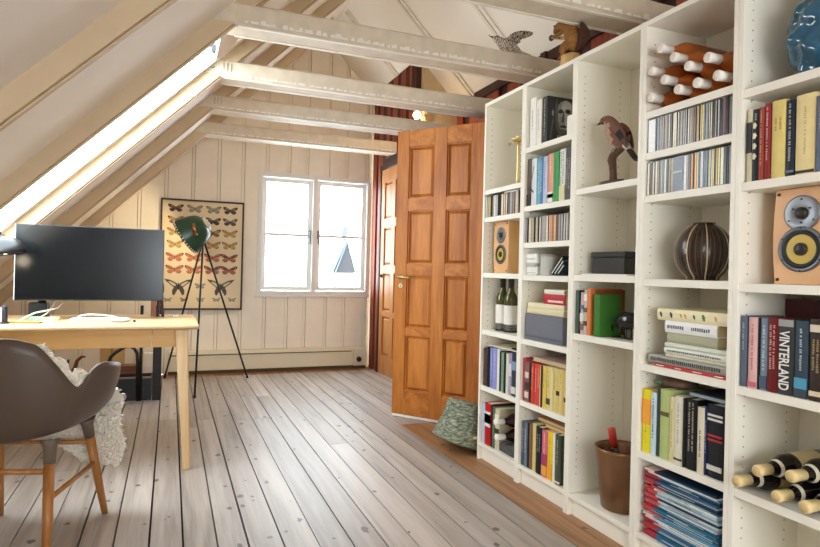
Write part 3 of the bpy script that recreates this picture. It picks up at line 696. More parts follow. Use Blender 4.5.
sizes = [.072, .072, .075, .075, .082, .082]
for z, ks, s in zip(zz, kinds, sizes):
    for c, k in zip(cols, ks): butterfly(c, z, s, k)
butterfly(.075, .86, .135, 5, True); butterfly(.47, .86, .135, 5, True); butterfly(.275, .86, .05, 6)
for i in range(5): butterfly(-.02+i*.15, .725, .038, 6 if i != 1 else 1)

# tripod lamp
tl = thing('tripod_floor_lamp', 'dark green bell-shaded lamp on a tall black tripod before the butterfly chart', 'lamp', (.27, 5.5, 0))
hub = Vector((.268, 5.5, 1.30))
for ft in ((.203, 4.926), (.708, 5.69), (-.03, 5.86)):
    mb = MB(); mb.tube([(ft[0], ft[1], 0.0), hub], [.008, .009], 8); lg = mb.build('leg', M_black, tl)
    mb = MB(); mb.tube([(ft[0], ft[1], 0.0), Vector((ft[0], ft[1], 0)).lerp(hub, .02)], .011, 8); mb.build('foot_tip', M_black, lg)
mb = MB(); mb.lathe([(.02, -.03), (.026, 0), (.022, .03), (.012, .05)], 14, M=Matrix.Translation(hub)); mb.build('hub', M_steel, tl)
ax = Vector((-.80, .22, -.56)).normalized(); apex = Vector((.292, 5.5, 1.435))
A = axis(apex, ax)
prof = [(.030, .0), (.07, .006), (.100, .022), (.122, .05), (.138, .09), (.151, .13), (.162, .17), (.170, .21), (.173, .225)]
mb = MB(); mb.lathe(prof, 40, M=A, cap=False); sd = mb.build('shade', plain('1f4a36', 0.3, spec=0.6, var=0.05), tl)
q = sd.modifiers.new('thickness', 'SOLIDIFY'); q.thickness = 0.003
for i in range(36):
    a = 2*math.pi*i/36
    if i % 2 == 0 or True:
        mb = MB(); p = A @ Vector((.1725*math.cos(a), .1725*math.sin(a), .214)); mb.ball(p, .0072, 8, 5); mb.build('rim_stud', plain('f0ead8', 0.35), sd)
mb = MB(); mb.lathe([(.055, -.012), (.06, 0), (.05, .014)], 24, M=A); mb.lathe([(.032, -.028), (.036, -.012)], 20, M=A); mb.build('top_cap', plain('ece2c6', 0.3), tl)
mb = MB(); mb.tube([A @ Vector((.02*math.cos(t)+.0, .02*math.sin(t), -.030)) for t in [R(i*40) for i in range(8)]], .004, 6); mb.build('cap_ring', M_black, tl)
cop = plain('b87848', 0.25, metal=1.0)
ctr = apex+ax*.09
sidev = ax.cross(Vector((0, 0, 1))).normalized()
for sg in (1, -1):
    mb = MB(); p = ctr+sidev*sg*.150
    mb.tube([p+Vector((0, 0, .04)), p, p+Vector((.01, 0, -.05)), (hub.x+sidev.x*sg*.03, hub.y+sidev.y*sg*.03, hub.z+.02)], [.013, .014, .014, .011], 10); mb.build('yoke_arm', cop, tl)
mb = MB(); mb.ball(apex+ax*.13, .04, 14, 8); mb.build('bulb', plain('ffe2b0', 0.5, emit=6.0), tl)

# seagrass basket tipped against the door end of the bookcases
bk = thing('woven_basket', 'grey-green woven seagrass basket leaning upside down between door and bookcases', 'basket', (1.70, 3.17, 0))
BMx = Matrix.Translation((1.634, 3.122, .050)) @ Matrix.Rotation(R(17), 4, 'Y')
prof = []
for i in range(45):
    t = i/44; r = .163-.036*t-.01*math.sin(t*3); prof.append((r+.004*abs(math.sin(t*44*math.pi/2)), .0+.218*t))
prof = [(.10, -.012), (.150, -.01)]+prof+[(.10, .231), (.03, .235)]
mb = MB(); mb.lathe(prof, 64, M=BMx, wob=lambda a, z: 1+.022*math.sin(a*26+(int(z*140) % 2)*3.14))
def weave():
    m, nt, b = base('seagrass_weave'); N = nt.nodes; L = nt.links
    tc = N.new('ShaderNodeTexCoord'); no = N.new('ShaderNodeTexNoise'); no.inputs['Scale'].default_value = 55; no.inputs['Detail'].default_value = 5
    mp = N.new('ShaderNodeMapping'); mp.inputs['Scale'].default_value = (.7, .7, 2.2); mp.inputs['Rotation'].default_value = (0, R(-17), 0)
    L.new(tc.outputs['Object'], mp.inputs[0]); L.new(mp.outputs[0], no.inputs['Vector'])
    rp = N.new('ShaderNodeValToRGB'); E = rp.color_ramp.elements; E[0].position = .36; E[0].color = lin('4b5446'); E[1].position = .66; E[1].color = lin('b2b29c')
    k = E.new(.5); k.color = lin('76806c'); k2 = E.new(.57); k2.color = lin('8d8a6e')
    L.new(no.outputs['Fac'], rp.inputs[0]); L.new(rp.outputs[0], b.inputs['Base Color']); b.inputs['Roughness'].default_value = .8
    bp = N.new('ShaderNodeBump'); bp.inputs['Strength'].default_value = .6; bp.inputs['Distance'].default_value = .01
    L.new(no.outputs['Fac'], bp.inputs['Height']); L.new(bp.outputs['Normal'], b.inputs['Normal']); return m
mb.build('woven_body', weave(), bk)
mb = MB(); pts = [BMx @ Vector((-.01, -.163, .055)), BMx @ Vector((.02, -.178, .065)), BMx @ Vector((.05, -.172, .095)), BMx @ Vector((.075, -.155, .14))]
mb.tube(pts, [.008, .011, .011, .010], 8); mb.build('rope_handle', plain('c2a06c', 0.8, var=0.2, scale=80), bk)

# black spotlight clipped where the third collar beam meets its rafter
cl = thing('clip_spotlight', 'small black spotlight on a white arm where collar beam meets rafter', 'spotlight', (.21, 3.60, 2.31))
mb = MB(); mb.tube([(.265, 3.62, 2.308), (.262, 3.62, 2.33), (.285, 3.62, 2.45)], .012, 8); mb.build('arm', plain('efe8da', 0.5), cl)
mb = MB(); mb.lathe([(.02, 0), (.032, .012), (.034, .05), (.026, .062)], 16, M=axis((.245, 3.645, 2.338), (-.6, -.75, .1))); mb.build('head', M_black, cl)
# warm wall lamp above the open door
wl = thing('wall_lamp', 'small glowing wall lamp above the open door', 'lamp', (2.0, 4.755, 2.437))
mb = MB(); mb.lathe([(.035, 0), (.035, .015)], 14, M=axis((2.12, 4.7995, 2.437), (0, -1, 0))); mb.build('mount_plate', M_brass, wl)
mb = MB(); mb.tube([(2.12, 4.785, 2.437), (2.10, 4.755, 2.437), (2.03, 4.755, 2.437)], .007, 8); mb.build('mount_arm', M_brass, wl)
mb = MB(); mb.ball((2.0, 4.755, 2.437), .036, 14, 8); mb.build('globe', plain('ffe0b0', 0.5, emit=8.0), wl)

# ================================================================== BOOKCASES
BX, BD, BH, T = 1.654, 0.31, 2.02, 0.0165
SH = {'a': [1.524, 1.369, 1.056, .735, .420], 'b': [1.690, 1.395, 1.212, 1.050, .730, .420], 'c': [1.434, 1.057, .800],
      'd': [1.675, 1.520, 1.360, 1.048, .730, .402], 'e': [1.647, 1.357, 1.043, .723, .403]}
BL = {'a': 'narrow white bookcase nearest the open door', 'b': 'narrow white bookcase second from the open door', 'c': 'narrow white bookcase holding the stuffed jay and copper bucket',
      'd': 'narrow white bookcase holding the rosé bottles and striped vase', 'e': 'narrow white bookcase holding the blue vase, nearest the camera'}
Y0 = {u: 2.932-.4*i for i, u in enumerate('abcde')}
ZB = 0.097
for u in 'abcde':
    y1, y0 = Y0[u]-.0005, Y0[u]-.3995
    t = thing('bookcase', BL[u], 'bookcase', (BX, y1, 0), 'white bookcases along the wall')
    for ya in (y0, y1-T):
        mb = MB(); mb.box(BX, BX+BD-.012, ya, ya+T, 0, BH); mb.build('side_panel', M_white if (u == 'e' and ya == y0) else pegboard(), t, 0.0008)
    i0, i1 = y0+T+.0002, y1-T-.0002
    mb = MB(); mb.box(BX+BD-.0115, BX+BD-.006, y0+.002, y1-.002, .02, BH-.002); mb.build('back_panel', M_white, t)
    mb = MB(); mb.box(BX+.0008, BX+BD-.012, i0, i1, BH-.019, BH); mb.build('top_panel', M_white, t, .0008)
    mb = MB(); mb.box(BX+.0008, BX+BD-.012, i0, i1, ZB-.019, ZB); mb.build('bottom_panel', M_white, t, .0008)
    mb = MB(); mb.box(BX+.022, BX+.036, i0, i1, .0, ZB-.0195); mb.build('plinth', M_white, t)
    for z in SH[u]:
        mb = MB(); mb.box(BX+.004, BX+BD-.013, i0, i1, z-.0265, z); mb.build('shelf', M_white, t, .0008)
        mb = MB()
        for yy, sg in ((i0, 1), (i1, -1)):
            for xx in (.04, .235): mb.box(BX+xx-.003, BX+xx+.003, yy, yy+sg*.008, z-.0285, z-.0268)
        mb.build('shelf_pin', M_steel, t)

def punch(c, k=1.55, d=-26):
    return ''.join('%02x' % int(max(8, min(245, 128+(int(c[i:i+2], 16)-128)*k+d))) for i in (0, 2, 4))
def cdcase(y0, y1, z, h, col, label, group, x0=1.662, name='cd_case'):
    col = punch(col); o = thing(name, label, 'CD', (x0, y0, z), group)
    mb = MB(); mb.box(x0+.0006, x0+.142, y1+.0003, y0-.0003, z, z+h); mb.build('case', plain('2e2c2a' if (int(y0*9973) % 5) else 'a9a8a4', .35, var=.05, scale=60), o)
    mb = MB(); mb.box(x0, x0+.0006, y1+.0016, y0-.0014, z+.002, z+h-.002)
    r, g, b = [int(col[i:i+2], 16) for i in (0, 2, 4)]
    mb.build('spine_card', plain('%02x%02x%02x' % (min(255, r+10), min(255, g+8), min(255, b+4)), .25, var=.18, scale=70), o)
    return o
def fit(row, u):
    """squeeze a row so it stays between the side panels"""
    hi, lo = Y0[u]-T-.004, Y0[u]-.4+T+.003
    a, b = max(r[0] for r in row), min(r[1] for r in row)
    A, B = min(a, hi), max(b, lo)
    if u == 'e' : B = max(b, lo)
    f = lambda y: B+(y-b)*(A-B)/(a-b)
    return [(f(r[0]), f(r[1]))+tuple(r[2:]) for r in row]
ADJ = ['plain', 'slim', 'glossy']
def cd_row(row, u, z, phrase, group):
    rr = fit(row, u); seen = {}; r2 = []
    for y0, y1, h, col in rr:
        w = y0-y1
        if w > .0165 and col not in ('6d757f', 'e9e4d6'):
            m = (y0+y1)/2; r2 += [(y0, m, h, col), (m, y1, h, col)]
        else: r2.append((y0, y1, h, col))
    R_ = random.Random(len(rr))
    for i, (y0, y1, h, col) in enumerate(r2):
        if y0-y1 > .03:
            lab = '%s boxed CD set, %s from the door end, %s' % ('slate-blue' if col == '6d757f' else 'cream-white', ORD[i], phrase); nm = 'boxed_cd_set'
        else: lab = '%s CD case, %s from the door end, %s' % (cname(col), ORD[i], phrase); nm = 'cd_case'
        o = cdcase(y0, y1, z+.0003, h+R_.uniform(-.001, .001), col, lab, group, 1.661+R_.uniform(0, .004), nm)
        if col == '6d757f':
            mb = MB(); mb.box(1.6595, 1.661, y1+.004, y0-.004, z+.066, z+.071); mb.build('white_band', plain('e6e6e2', .5), o)
def mix(a, b, t): return ''.join('%02x' % int(int(a[i:i+2], 16)*(1-t)+int(b[i:i+2], 16)*t) for i in (0, 2, 4))
def marks(mb, x, y0, y1, z0, z1, seed, lines=1):
    """unreadable small print along a spine, as little bars"""
    r = random.Random(seed); w = (y0-y1)
    for l in range(lines):
        yc = y1+w*(l+1)/(lines+1); hw = min(.0035, w*.16); z = z1
        while z > z0+.004:
            L = r.uniform(.003, .006)
            mb.box(x-.0004, x, yc-hw*r.uniform(.6, 1), yc+hw*r.uniform(.6, 1), z-L, z); z -= L+r.choice([.0016, .0016, .002, .006])
def book(y0, y1, z, h, col, label, group, x0=1.664, depth=.165, mark=None, seed=1, cat='book', pages=None, band=None):
    col = punch(col, 1.12, -16)
    o = thing('book', label, cat, (x0, (y0+y1)/2, z), group)
    y1 += .0004; y0 -= .0004; w = y0-y1; t = min(.003, w*.18); xb = x0+depth; z += .0004
    mb = MB(); bl = min(.004, w*.2)
    mb.prism([(xb, y1), (x0+bl, y1), (x0+bl*.3, y1+w*.2), (x0, (y0+y1)/2), (x0+bl*.3, y0-w*.2), (x0+bl, y0), (xb, y0), (xb, y0-t), (x0+.006, y0-t), (x0+.006, y1+t), (xb, y1+t)], 'Z', z, z+h)
    mb.build('cover', plain(col, .5, var=.07, scale=35), o)
    mb = MB(); mb.box(x0+.0062, xb-.004, y1+t+.0001, y0-t-.0001, z+.003, z+h-.004); mb.build('page_block', pages or M_paper, o)
    if mark:
        mb = MB(); marks(mb, x0+.0004, y0, y1, z+h*mark[1], z+h*mark[2], seed, mark[3] if len(mark) > 3 else 1); mb.build('spine_print', plain(mix(mark[0], col, .35), .5), o)
    if band:
        for (bc, a, b) in band:
            mb = MB(); mb.box(x0-.0006, x0+.0035, y1+w*.04, y0-w*.04, z+h*a, z+h*b); mb.build('spine_band', plain(bc, .5), o)
    return o
def book_row(row, u, z, phrase, group, marksd={}, bands={}, depth=.155, names={}, x0=1.664):
    rr = fit(row, u); out = []
    for i, (y0, y1, h, col, _) in enumerate(rr):
        nm = names.get(i) or cname(col)
        lab = '%s book, %s from the door end, %s' % (nm, ORD[i], phrase)
        rnd = random.Random(i*7+int(z*100))
        out.append(book(y0, y1, z, min(h, .26), col, lab, group, x0+rnd.uniform(0, .006), depth+rnd.uniform(-.01, .01), marksd.get(i), i+int(z*100), band=bands.get(i)))
    return out, rr
A2 = [ (2.9237,2.9089,0.124,'c9ccc6'),(2.9089,2.8934,0.124,'b9b7ae'),(2.8934,2.8781,0.124,'b9a58c'),(2.8781,2.8662,0.124,'c8b48a'),(2.8662,2.8444,0.124,'5d665a'),(2.8444,2.8262,0.124,'c7c7c4'),(2.8262,2.8098,0.124,'e2e0da'),(2.8098,2.7919,0.124,'dddbd6'),(2.7894,2.7774,0.124,'211c1a'),(2.7774,2.7654,0.124,'4a3a32'),(2.7654,2.7535,0.124,'3b302b'),(2.7535,2.7417,0.124,'d8cfc0'),(2.7417,2.7276,0.124,'d2c6b6'),(2.7276,2.7144,0.124,'cdbfb0'),(2.7144,2.699,0.124,'b5a18d'),(2.699,2.6899,0.124,'e6e2da'),(2.6899,2.6762,0.124,'26241f'),(2.6762,2.6649,0.124,'7c7d80'),(2.6649,2.6552,0.124,'a3a6ab'),(2.6552,2.6448,0.124,'b4b2b0'),(2.6448,2.6315,0.124,'9b9da4'),(2.6315,2.6205,0.124,'b7a9a2'),(2.6205,2.6111,0.124,'7a6455'),(2.6111,2.5966,0.124,'cbbfb2'),(2.5966,2.5809,0.124,'c4bcb4'),(2.5809,2.5724,0.124,'8c8882') ]
B3 = [ (2.5282,2.5184,0.124,'a9a6b4'),(2.5184,2.5099,0.124,'bcb9bd'),(2.5099,2.4956,0.124,'1d1816'),(2.4956,2.4854,0.124,'d9d3c3'),(2.4854,2.4745,0.124,'d2cab9'),(2.4745,2.4593,0.124,'b9b1a3'),(2.4593,2.4443,0.124,'aaa396'),(2.4443,2.4368,0.124,'1b1817'),(2.4368,2.4245,0.124,'beb5a6'),(2.4245,2.4122,0.124,'b0a89c'),(2.4122,2.4031,0.124,'4b4844'),(2.4031,2.391,0.124,'e0dace'),(2.391,2.385,0.124,'1f1c1a'),(2.385,2.3712,0.124,'a8a7a6'),(2.3712,2.3582,0.124,'b3b1ae'),(2.3582,2.3436,0.124,'aaa49d'),(2.3436,2.329,0.124,'eae5da'),(2.329,2.3204,0.124,'5a463a'),(2.3204,2.3073,0.124,'d3b29a'),(2.3073,2.2948,0.124,'cfa98d'),(2.2948,2.2807,0.124,'b28f77'),(2.2807,2.264,0.124,'cdb3a2'),(2.264,2.2476,0.124,'8a7c72'),(2.2476,2.2296,0.124,'a9a9ad'),(2.2296,2.2125,0.124,'b3b2b3'),(2.2125,2.2071,0.124,'55504c'),(2.2071,2.1965,0.124,'e4e0d8'),(2.1965,2.186,0.124,'a19d98'),(2.186,2.1756,0.124,'dedad3'),(2.1756,2.1673,0.124,'a5a3a0') ]
D2 = [ (1.7104,1.6733,0.124,'e9e4d6'),(1.6722,1.6659,0.124,'4c4a4a'),(1.6659,1.6565,0.124,'a7a4ad'),(1.6565,1.6515,0.124,'2a2725'),(1.6515,1.6429,0.124,'9d9a9a'),(1.6429,1.6343,0.124,'a6a29f'),(1.6343,1.6295,0.124,'2b2827'),(1.6295,1.6174,0.124,'b09a86'),(1.6174,1.6102,0.124,'33241d'),(1.6102,1.6031,0.124,'d6cab4'),(1.6031,1.5942,0.124,'191512'),(1.5942,1.5836,0.124,'ddd2c0'),(1.5836,1.5732,0.124,'d6c8b6'),(1.5732,1.5663,0.124,'e6dfd0'),(1.5663,1.5594,0.124,'1d1a18'),(1.5594,1.5481,0.124,'a79a8c'),(1.5481,1.538,0.124,'a09d9a'),(1.538,1.5324,0.124,'e7e4dc'),(1.5324,1.5279,0.124,'24211f'),(1.5279,1.5202,0.124,'d7cdbb'),(1.5202,1.5114,0.124,'a5a29c'),(1.5114,1.5027,0.124,'9c8a78'),(1.5027,1.4952,0.124,'8c7a6a'),(1.4952,1.4898,0.124,'4a4844'),(1.4898,1.4792,0.124,'b89f7e'),(1.4792,1.4718,0.124,'d6c79c'),(1.4718,1.4634,0.124,'e0d29c'),(1.4634,1.4572,0.124,'a3a4a4'),(1.4572,1.4499,0.124,'a9b9c2'),(1.4499,1.4427,0.124,'a0a09f'),(1.4427,1.4376,0.124,'e3e1da'),(1.4376,1.4305,0.124,'d6cfb6'),(1.4305,1.418,0.124,'4c4a36'),(1.418,1.4105,0.124,'a3a49f'),(1.4105,1.4031,0.124,'dcdad6'),(1.4031,1.3933,0.124,'3a4356'),(1.3933,1.386,0.124,'4a1830'),(1.386,1.3802,0.124,'c77f9c'),(1.3802,1.3682,0.124,'561a32'),(1.3678,1.3562,0.124,'8a8a8c') ]
D3 = [ (1.71,1.6986,0.124,'dcd6c6'),(1.6986,1.6873,0.124,'5a5856'),(1.6873,1.6829,0.124,'2a2826'),(1.6829,1.6734,0.124,'d6c6b8'),(1.6734,1.6695,0.124,'241f1d'),(1.6695,1.6596,0.124,'e0d9c6'),(1.6596,1.6514,0.124,'b0a493'),(1.6514,1.6432,0.124,'9b9a97'),(1.6432,1.6378,0.124,'e6e3db'),(1.6378,1.6271,0.124,'8b948f'),(1.6271,1.6165,0.124,'dfd9c9'),(1.6165,1.6086,0.124,'2d2a28'),(1.6086,1.5982,0.124,'a39a8c'),(1.5982,1.5878,0.124,'b8a58b'),(1.5878,1.5424,0.124,'6d757f'),(1.5424,1.5301,0.124,'e7e5df'),(1.5301,1.5228,0.124,'b9aab0'),(1.5228,1.5108,0.124,'3b2c3a'),(1.5108,1.5012,0.124,'d99a5a'),(1.5012,1.4965,0.124,'3a2118'),(1.4965,1.487,0.124,'e0a95c'),(1.487,1.48,0.124,'dccfae'),(1.48,1.4707,0.124,'171615'),(1.4707,1.4592,0.124,'c3c6c9'),(1.4592,1.4524,0.124,'8b8d90'),(1.4524,1.4411,0.124,'76828c'),(1.4411,1.4299,0.124,'b8b2a2'),(1.4299,1.4233,0.124,'ded4b8'),(1.4233,1.4167,0.124,'e5cb84'),(1.4167,1.4101,0.124,'5b5854'),(1.4101,1.4036,0.124,'e0b978'),(1.4036,1.3949,0.124,'dccfa8'),(1.3949,1.3821,0.124,'e8dfc2'),(1.3821,1.3716,0.124,'6b6864'),(1.3716,1.3653,0.124,'1d1b1a'),(1.3653,1.3557,0.124,'9a9a9a') ]
A5 = [ (2.9213,2.8768,0.208,'5d4640','n'),(2.8768,2.8504,0.222,'241a20','n'),(2.8504,2.8115,0.222,'8a8fc4','n'),(2.8115,2.7734,0.222,'9a9fd0','n'),(2.7734,2.7448,0.223,'e4e4e2','n'),(2.7448,2.7264,0.214,'3b2a20','n'),(2.7264,2.6938,0.211,'8fae94','n'),(2.6938,2.6736,0.212,'1f2e2a','n'),(2.6736,2.6466,0.213,'d9d5c8','n'),(2.6466,2.6178,0.218,'a9a0b8','n'),(2.6178,2.5705,0.225,'3d4758','n') ]
A6 = [ (2.9154,2.8816,0.224,'c3cbdc','n'),(2.8816,2.8158,0.232,'c2282c','n'),(2.8158,2.7965,0.23,'1b1815','n'),(2.7965,2.7712,0.225,'6e7b66','n'),(2.7712,2.7277,0.223,'d6cbb0','n') ]
B1 = [ (2.5002,2.4464,0.242,'ebe8e0','n'),(2.4421,2.4002,0.221,'e9e5da','n'),(2.3919,2.3537,0.223,'3a3836','n') ]
B2 = [ (2.5053,2.474,0.237,'6a5240','n'),(2.474,2.4313,0.232,'d9dde0','n'),(2.4313,2.3992,0.231,'6fb2bd','n'),(2.3992,2.3782,0.231,'5f86b4','n'),(2.3782,2.3422,0.227,'bcc3d8','n'),(2.3422,2.3,0.234,'e0a287','n'),(2.3,2.2581,0.234,'3aa05a','n'),(2.2533,2.2108,0.239,'e2dfd6','n'),(2.208,2.165,0.237,'5b5654','n') ]
B6 = [ (2.5363,2.5097,0.214,'b04a55','n'),(2.5097,2.4755,0.197,'8c7466','n'),(2.4755,2.4588,0.196,'3a1a1c','n'),(2.4588,2.4312,0.198,'d2524a','n'),(2.4312,2.4041,0.198,'d95a50','n'),(2.4041,2.3828,0.199,'d86458','n'),(2.3828,2.3701,0.196,'e2cfa8','n'),(2.3701,2.3565,0.197,'5a3a28','n'),(2.3565,2.3256,0.199,'dcc66e','n'),(2.3256,2.2953,0.201,'e0cf8a','n'),(2.2953,2.2706,0.202,'e2d3a0','n'),(2.2706,2.2414,0.202,'e0cd8c','n'),(2.2414,2.2176,0.203,'d9c684','n'),(2.2176,2.1987,0.204,'e3d196','n'),(2.1987,2.1802,0.204,'dcbf74','n'),(2.1802,2.1628,0.205,'e0cf9c','n') ]
B7 = [ (2.519,2.4919,0.218,'5c6670','n'),(2.4919,2.4652,0.219,'77828c','n'),(2.4652,2.4496,0.221,'1c1a1a','n'),(2.4496,2.4225,0.225,'8a6a52','n'),(2.4225,2.3913,0.231,'d9c88e','n'),(2.3913,2.3406,0.224,'2c2a2e','n'),(2.3383,2.2947,0.219,'d87a86','n'),(2.2947,2.2545,0.224,'f0cf2a','n'),(2.2545,2.2337,0.225,'efece2','n'),(2.2337,2.1931,0.227,'57604f','n') ]
C3 = [ (2.117,2.0909,0.189,'4a6a5a','n'),(2.0909,2.0849,0.189,'151515','n'),(2.0849,2.0611,0.182,'cdb8b4','n'),(2.0611,2.0377,0.194,'cfc6b8','n'),(2.0377,2.0156,0.2,'d98a54','n'),(2.0067,1.9755,0.175,'8cb85e','n') ]
D6 = [ (1.7289,1.685,0.233,'e6d81e','n'),(1.685,1.6579,0.229,'c9dbe4','n'),(1.6579,1.6399,0.25,'4b564e','n'),(1.6399,1.5964,0.249,'b9c487','n'),(1.5964,1.5709,0.232,'dcd3a8','n'),(1.5709,1.5339,0.237,'e2ddca','n'),(1.5304,1.5169,0.236,'1f1d1c','n'),(1.5169,1.4707,0.24,'241f1d','n'),(1.4707,1.4416,0.22,'ded6c0','n'),(1.4416,1.4318,0.228,'2b3a66','n'),(1.4318,1.3688,0.239,'2a2b33','n') ]
E2 = [ (1.309,1.2897,0.226,'d9d0b6','n'),(1.2897,1.2657,0.222,'2e3138','n'),(1.2657,1.25,0.223,'a5533f','n'),(1.25,1.2307,0.23,'97333a','n'),(1.228,1.1855,0.231,'e2cf88','n'),(1.1855,1.1589,0.223,'2a3040','n'),(1.1569,1.1013,0.229,'ecdaa4','n'),(1.0976,1.0689,0.213,'6a7590','n') ]
E4 = [ (1.3134,1.2916,0.219,'687280','n'),(1.2873,1.2572,0.216,'dfb7b4','n'),(1.2572,1.2512,0.217,'2c2a2c','n'),(1.2512,1.2262,0.216,'8699a8','n'),(1.2244,1.1923,0.221,'7c1f28','n'),(1.1923,1.1453,0.22,'4c4d4b','n'),(1.1432,1.1051,0.218,'4a5864','n'),(1.1001,1.0658,0.227,'4a3c34','n') ]

# ---------------------------------------------------------------- rows of discs and books
cd_row([r[:2]+(.117,)+r[3:] for r in A2], 'a', 1.369, 'shelf above the small speaker', 'CDs above the small speaker')
cd_row(B3, 'b', 1.212, 'shelf above the white boxes', 'CDs above the white boxes')
cd_row(D2, 'd', 1.52, 'shelf below the rosé bottles', 'CDs below the rosé bottles')
cd_row(D3, 'd', 1.36, 'shelf above the striped vase', 'CDs above the striped vase')
o = thing('cd_case', 'white CD case lying flat on the row above the small speaker', 'CD', (1.68, 2.67, 1.4885))
mb = MB(); mb.box(1.676, 1.80, 2.600, 2.74, 1.4885, 1.4965); mb.build('case', plain('ece9e2', .35), o)
bk_, rr = book_row(A5, 'a', .420, 'shelf below the wine bottles', 'books below the wine bottles', {2: ('e8e8f0', .2, .9), 3: ('e8e8f0', .3, .9), 6: ('2a3a2a', .2, .8), 9: ('f0e8e8', .1, .5)}, {10: [('7f95b0', .6, .8), ('d8d0c8', .06, .22)], 9: [('d9d6dc', .45, .75)]})
b = thing('loose_sheets', 'cream loose sheets lying across the books below the wine bottles', 'papers', (1.72, 2.75, .645))
mb = MB(); mb.box(1.70, 1.86, 2.60, 2.90, .6435, .649); mb.build('sheet', M_paper, b)
mb = MB(); mb.box(1.72, 1.76, 2.62, 2.70, .6492, .657); mb.build('black_label', M_black, b)
bk_, rr = book_row(A6, 'a', ZB, 'lowest shelf beside the door', 'books on the lowest shelf beside the door', {3: ('d8d0b0', .2, .8)}, {1: [('e9e3d8', .44, .80), ('2c2826', .52, .74)], 4: [('2a2622', .40, .52), ('f0e8d4', .62, .86)]}, names={0: 'pale blue', 1: 'red portrait'})
bk_, rr = book_row(B1, 'b', 1.69, 'top shelf beside the brass candlestick', 'books on the top shelf beside the brass candlestick', {0: ('5a5650', .35, .75), 1: ('8a8578', .3, .8), 2: ('e8e4da', .15, .95)}, depth=.19, names={0: 'tall white', 1: 'shorter white', 2: 'black photo'})
# black-and-white cover photograph on the near board of the photo book
pb = bk_[2]; y_ = rr[2][1]-.0002
M_c = [plain(c, .35, var=.25, scale=80) for c in ('2e2d2c', '9a9792', 'c6c2bb', '5a5754', 'dcd8d0')]
mb = MB()
def patch(pts, mi, lay): mb.add([(1.672+(.04+x*.76 if lay > 1 else x)*.175, y_-.0004*lay, 1.69+.006+z*.218) for x, z in pts], [tuple(range(len(pts)))], mi)
patch([(0, 0), (1, 0), (1, 1), (0, 1)], 0, 1)
ell = lambda cx, cz, rx, rz, n=18, a0=0, a1=360: [(cx+rx*math.cos(R(a0+(a1-a0)*i/n)), cz+rz*math.sin(R(a0+(a1-a0)*i/n))) for i in range(n)]
patch([(.30, .98), (.22, .70), (.30, .30), (.5, .1), (.98, .08), (1, .98)], 3, 2)
patch([(.40, .92), (.36, .70), (.38, .48), (.48, .28), (.62, .18), (.80, .20), (.94, .36), (.98, .62), (.96, .90), (.70, .97)], 1, 3)
patch([(.56, .90), (.52, .70), (.56, .52), (.66, .50), (.72, .30), (.84, .30), (.94, .50), (.94, .86), (.76, .94)], 2, 4)
patch([(.38, .70), (.46, .74), (.58, .72), (.57, .66), (.46, .64), (.38, .64)], 0, 5); patch([(.68, .73), (.80, .76), (.92, .73), (.90, .66), (.78, .65), (.69, .67)], 0, 5)
patch([(.58, .70), (.63, .70), (.66, .50), (.60, .44), (.52, .46), (.55, .56)], 3, 5)
patch([(.46, .36), (.60, .39), (.76, .37), (.74, .33), (.60, .33), (.47, .33)], 0, 5); patch([(.40, .26), (.52, .30), (.74, .28), (.84, .20), (.60, .14), (.42, .16)], 3, 5)
patch([(.30, .99), (.36, .80), (.48, .90), (.70, .95), (.98, .90), (1, .99)], 0, 5)
patch([(.02, .05), (.08, .06), (.20, .50), (.14, .52)], 3, 3); patch([(.10, .60), (.16, .55), (.19, .66), (.13, .72)], 1, 3)
for q in range(4): patch([(.36+.09*q, .05), (.39+.09*q, .05), (.39+.09*q, .15), (.36+.09*q, .15)], 4, 6)
cv = mb.build('cover_photo', M_c, pb)
mb = MB(); mb.box(1.660, 1.72, 2.152, 2.192, 1.6905, 1.775); put('white_carton', 'small white box at the front of the top shelf beside the photo book', 'box', mb, plain('efece2', .5), (1.69, 2.172, 1.6905), .002)
bk_, rr = book_row(B2, 'b', 1.395, 'shelf below the photo book', 'books on the shelf below the photo book', {2: ('eef4f4', .2, .9), 3: ('e8eef8', .25, .9), 4: ('5a5a6a', .3, .9), 5: ('f4e8dc', .55, .95), 6: ('123a1c', .2, .85), 7: ('3a3a38', .3, .95, 2), 8: ('c8c0b0', .2, .8, 2)}, {0: [('2a1d16', .0, .25)], 5: [('e9e4da', .02, .22), ('2a2420', .10, .18)], 7: [('d8d4a0', .02, .3)]})
mb = MB()
for pts in ([(2.486, .06), (2.489, .06), (2.449, .20), (2.447, .19)], [(2.487, .10), (2.489, .09), (2.447, .06), (2.447, .07)]):
    mb.add([(1.6635, y, 1.395+z) for y, z in pts], [(0, 1, 2, 3)])
mb.build('branch_drawing', M_black, bk_[1])
bk_, rr = book_row(B6, 'b', .420, 'shelf below the grey box', 'old paperbacks on the shelf below the grey box', {3: ('f0d8b0', .3, .9), 4: ('f0d8b0', .3, .9), 5: ('f0d8b0', .4, .9), 8: ('8a7430', .5, .9), 9: ('8a7430', .5, .9), 11: ('8a7430', .5, .9), 13: ('8a7430', .5, .9)}, {1: [('d8cfc2', .1, .25), ('4a3a30', .3, .5), ('d8cfc2', .6, .75)], 9: [('4a4030', .12, .26)], 12: [('3a2f22', .40, .5)], 15: [('3a2f22', .30, .4)]})
b = thing('book', 'grey-pink book lying flat on the old paperbacks below the grey box', 'book', (1.70, 2.35, .624))
mb = MB(); mb.box(1.690, 1.86, 2.165, 2.46, .6255, .629); mb.box(1.690, 1.86, 2.165, 2.46, .6435, .647); mb.build('cover', plain('b5998c', .6), b)
mb = MB(); mb.box(1.693, 1.855, 2.168, 2.455, .6292, .6433); mb.build('page_block', M_paperold, b)
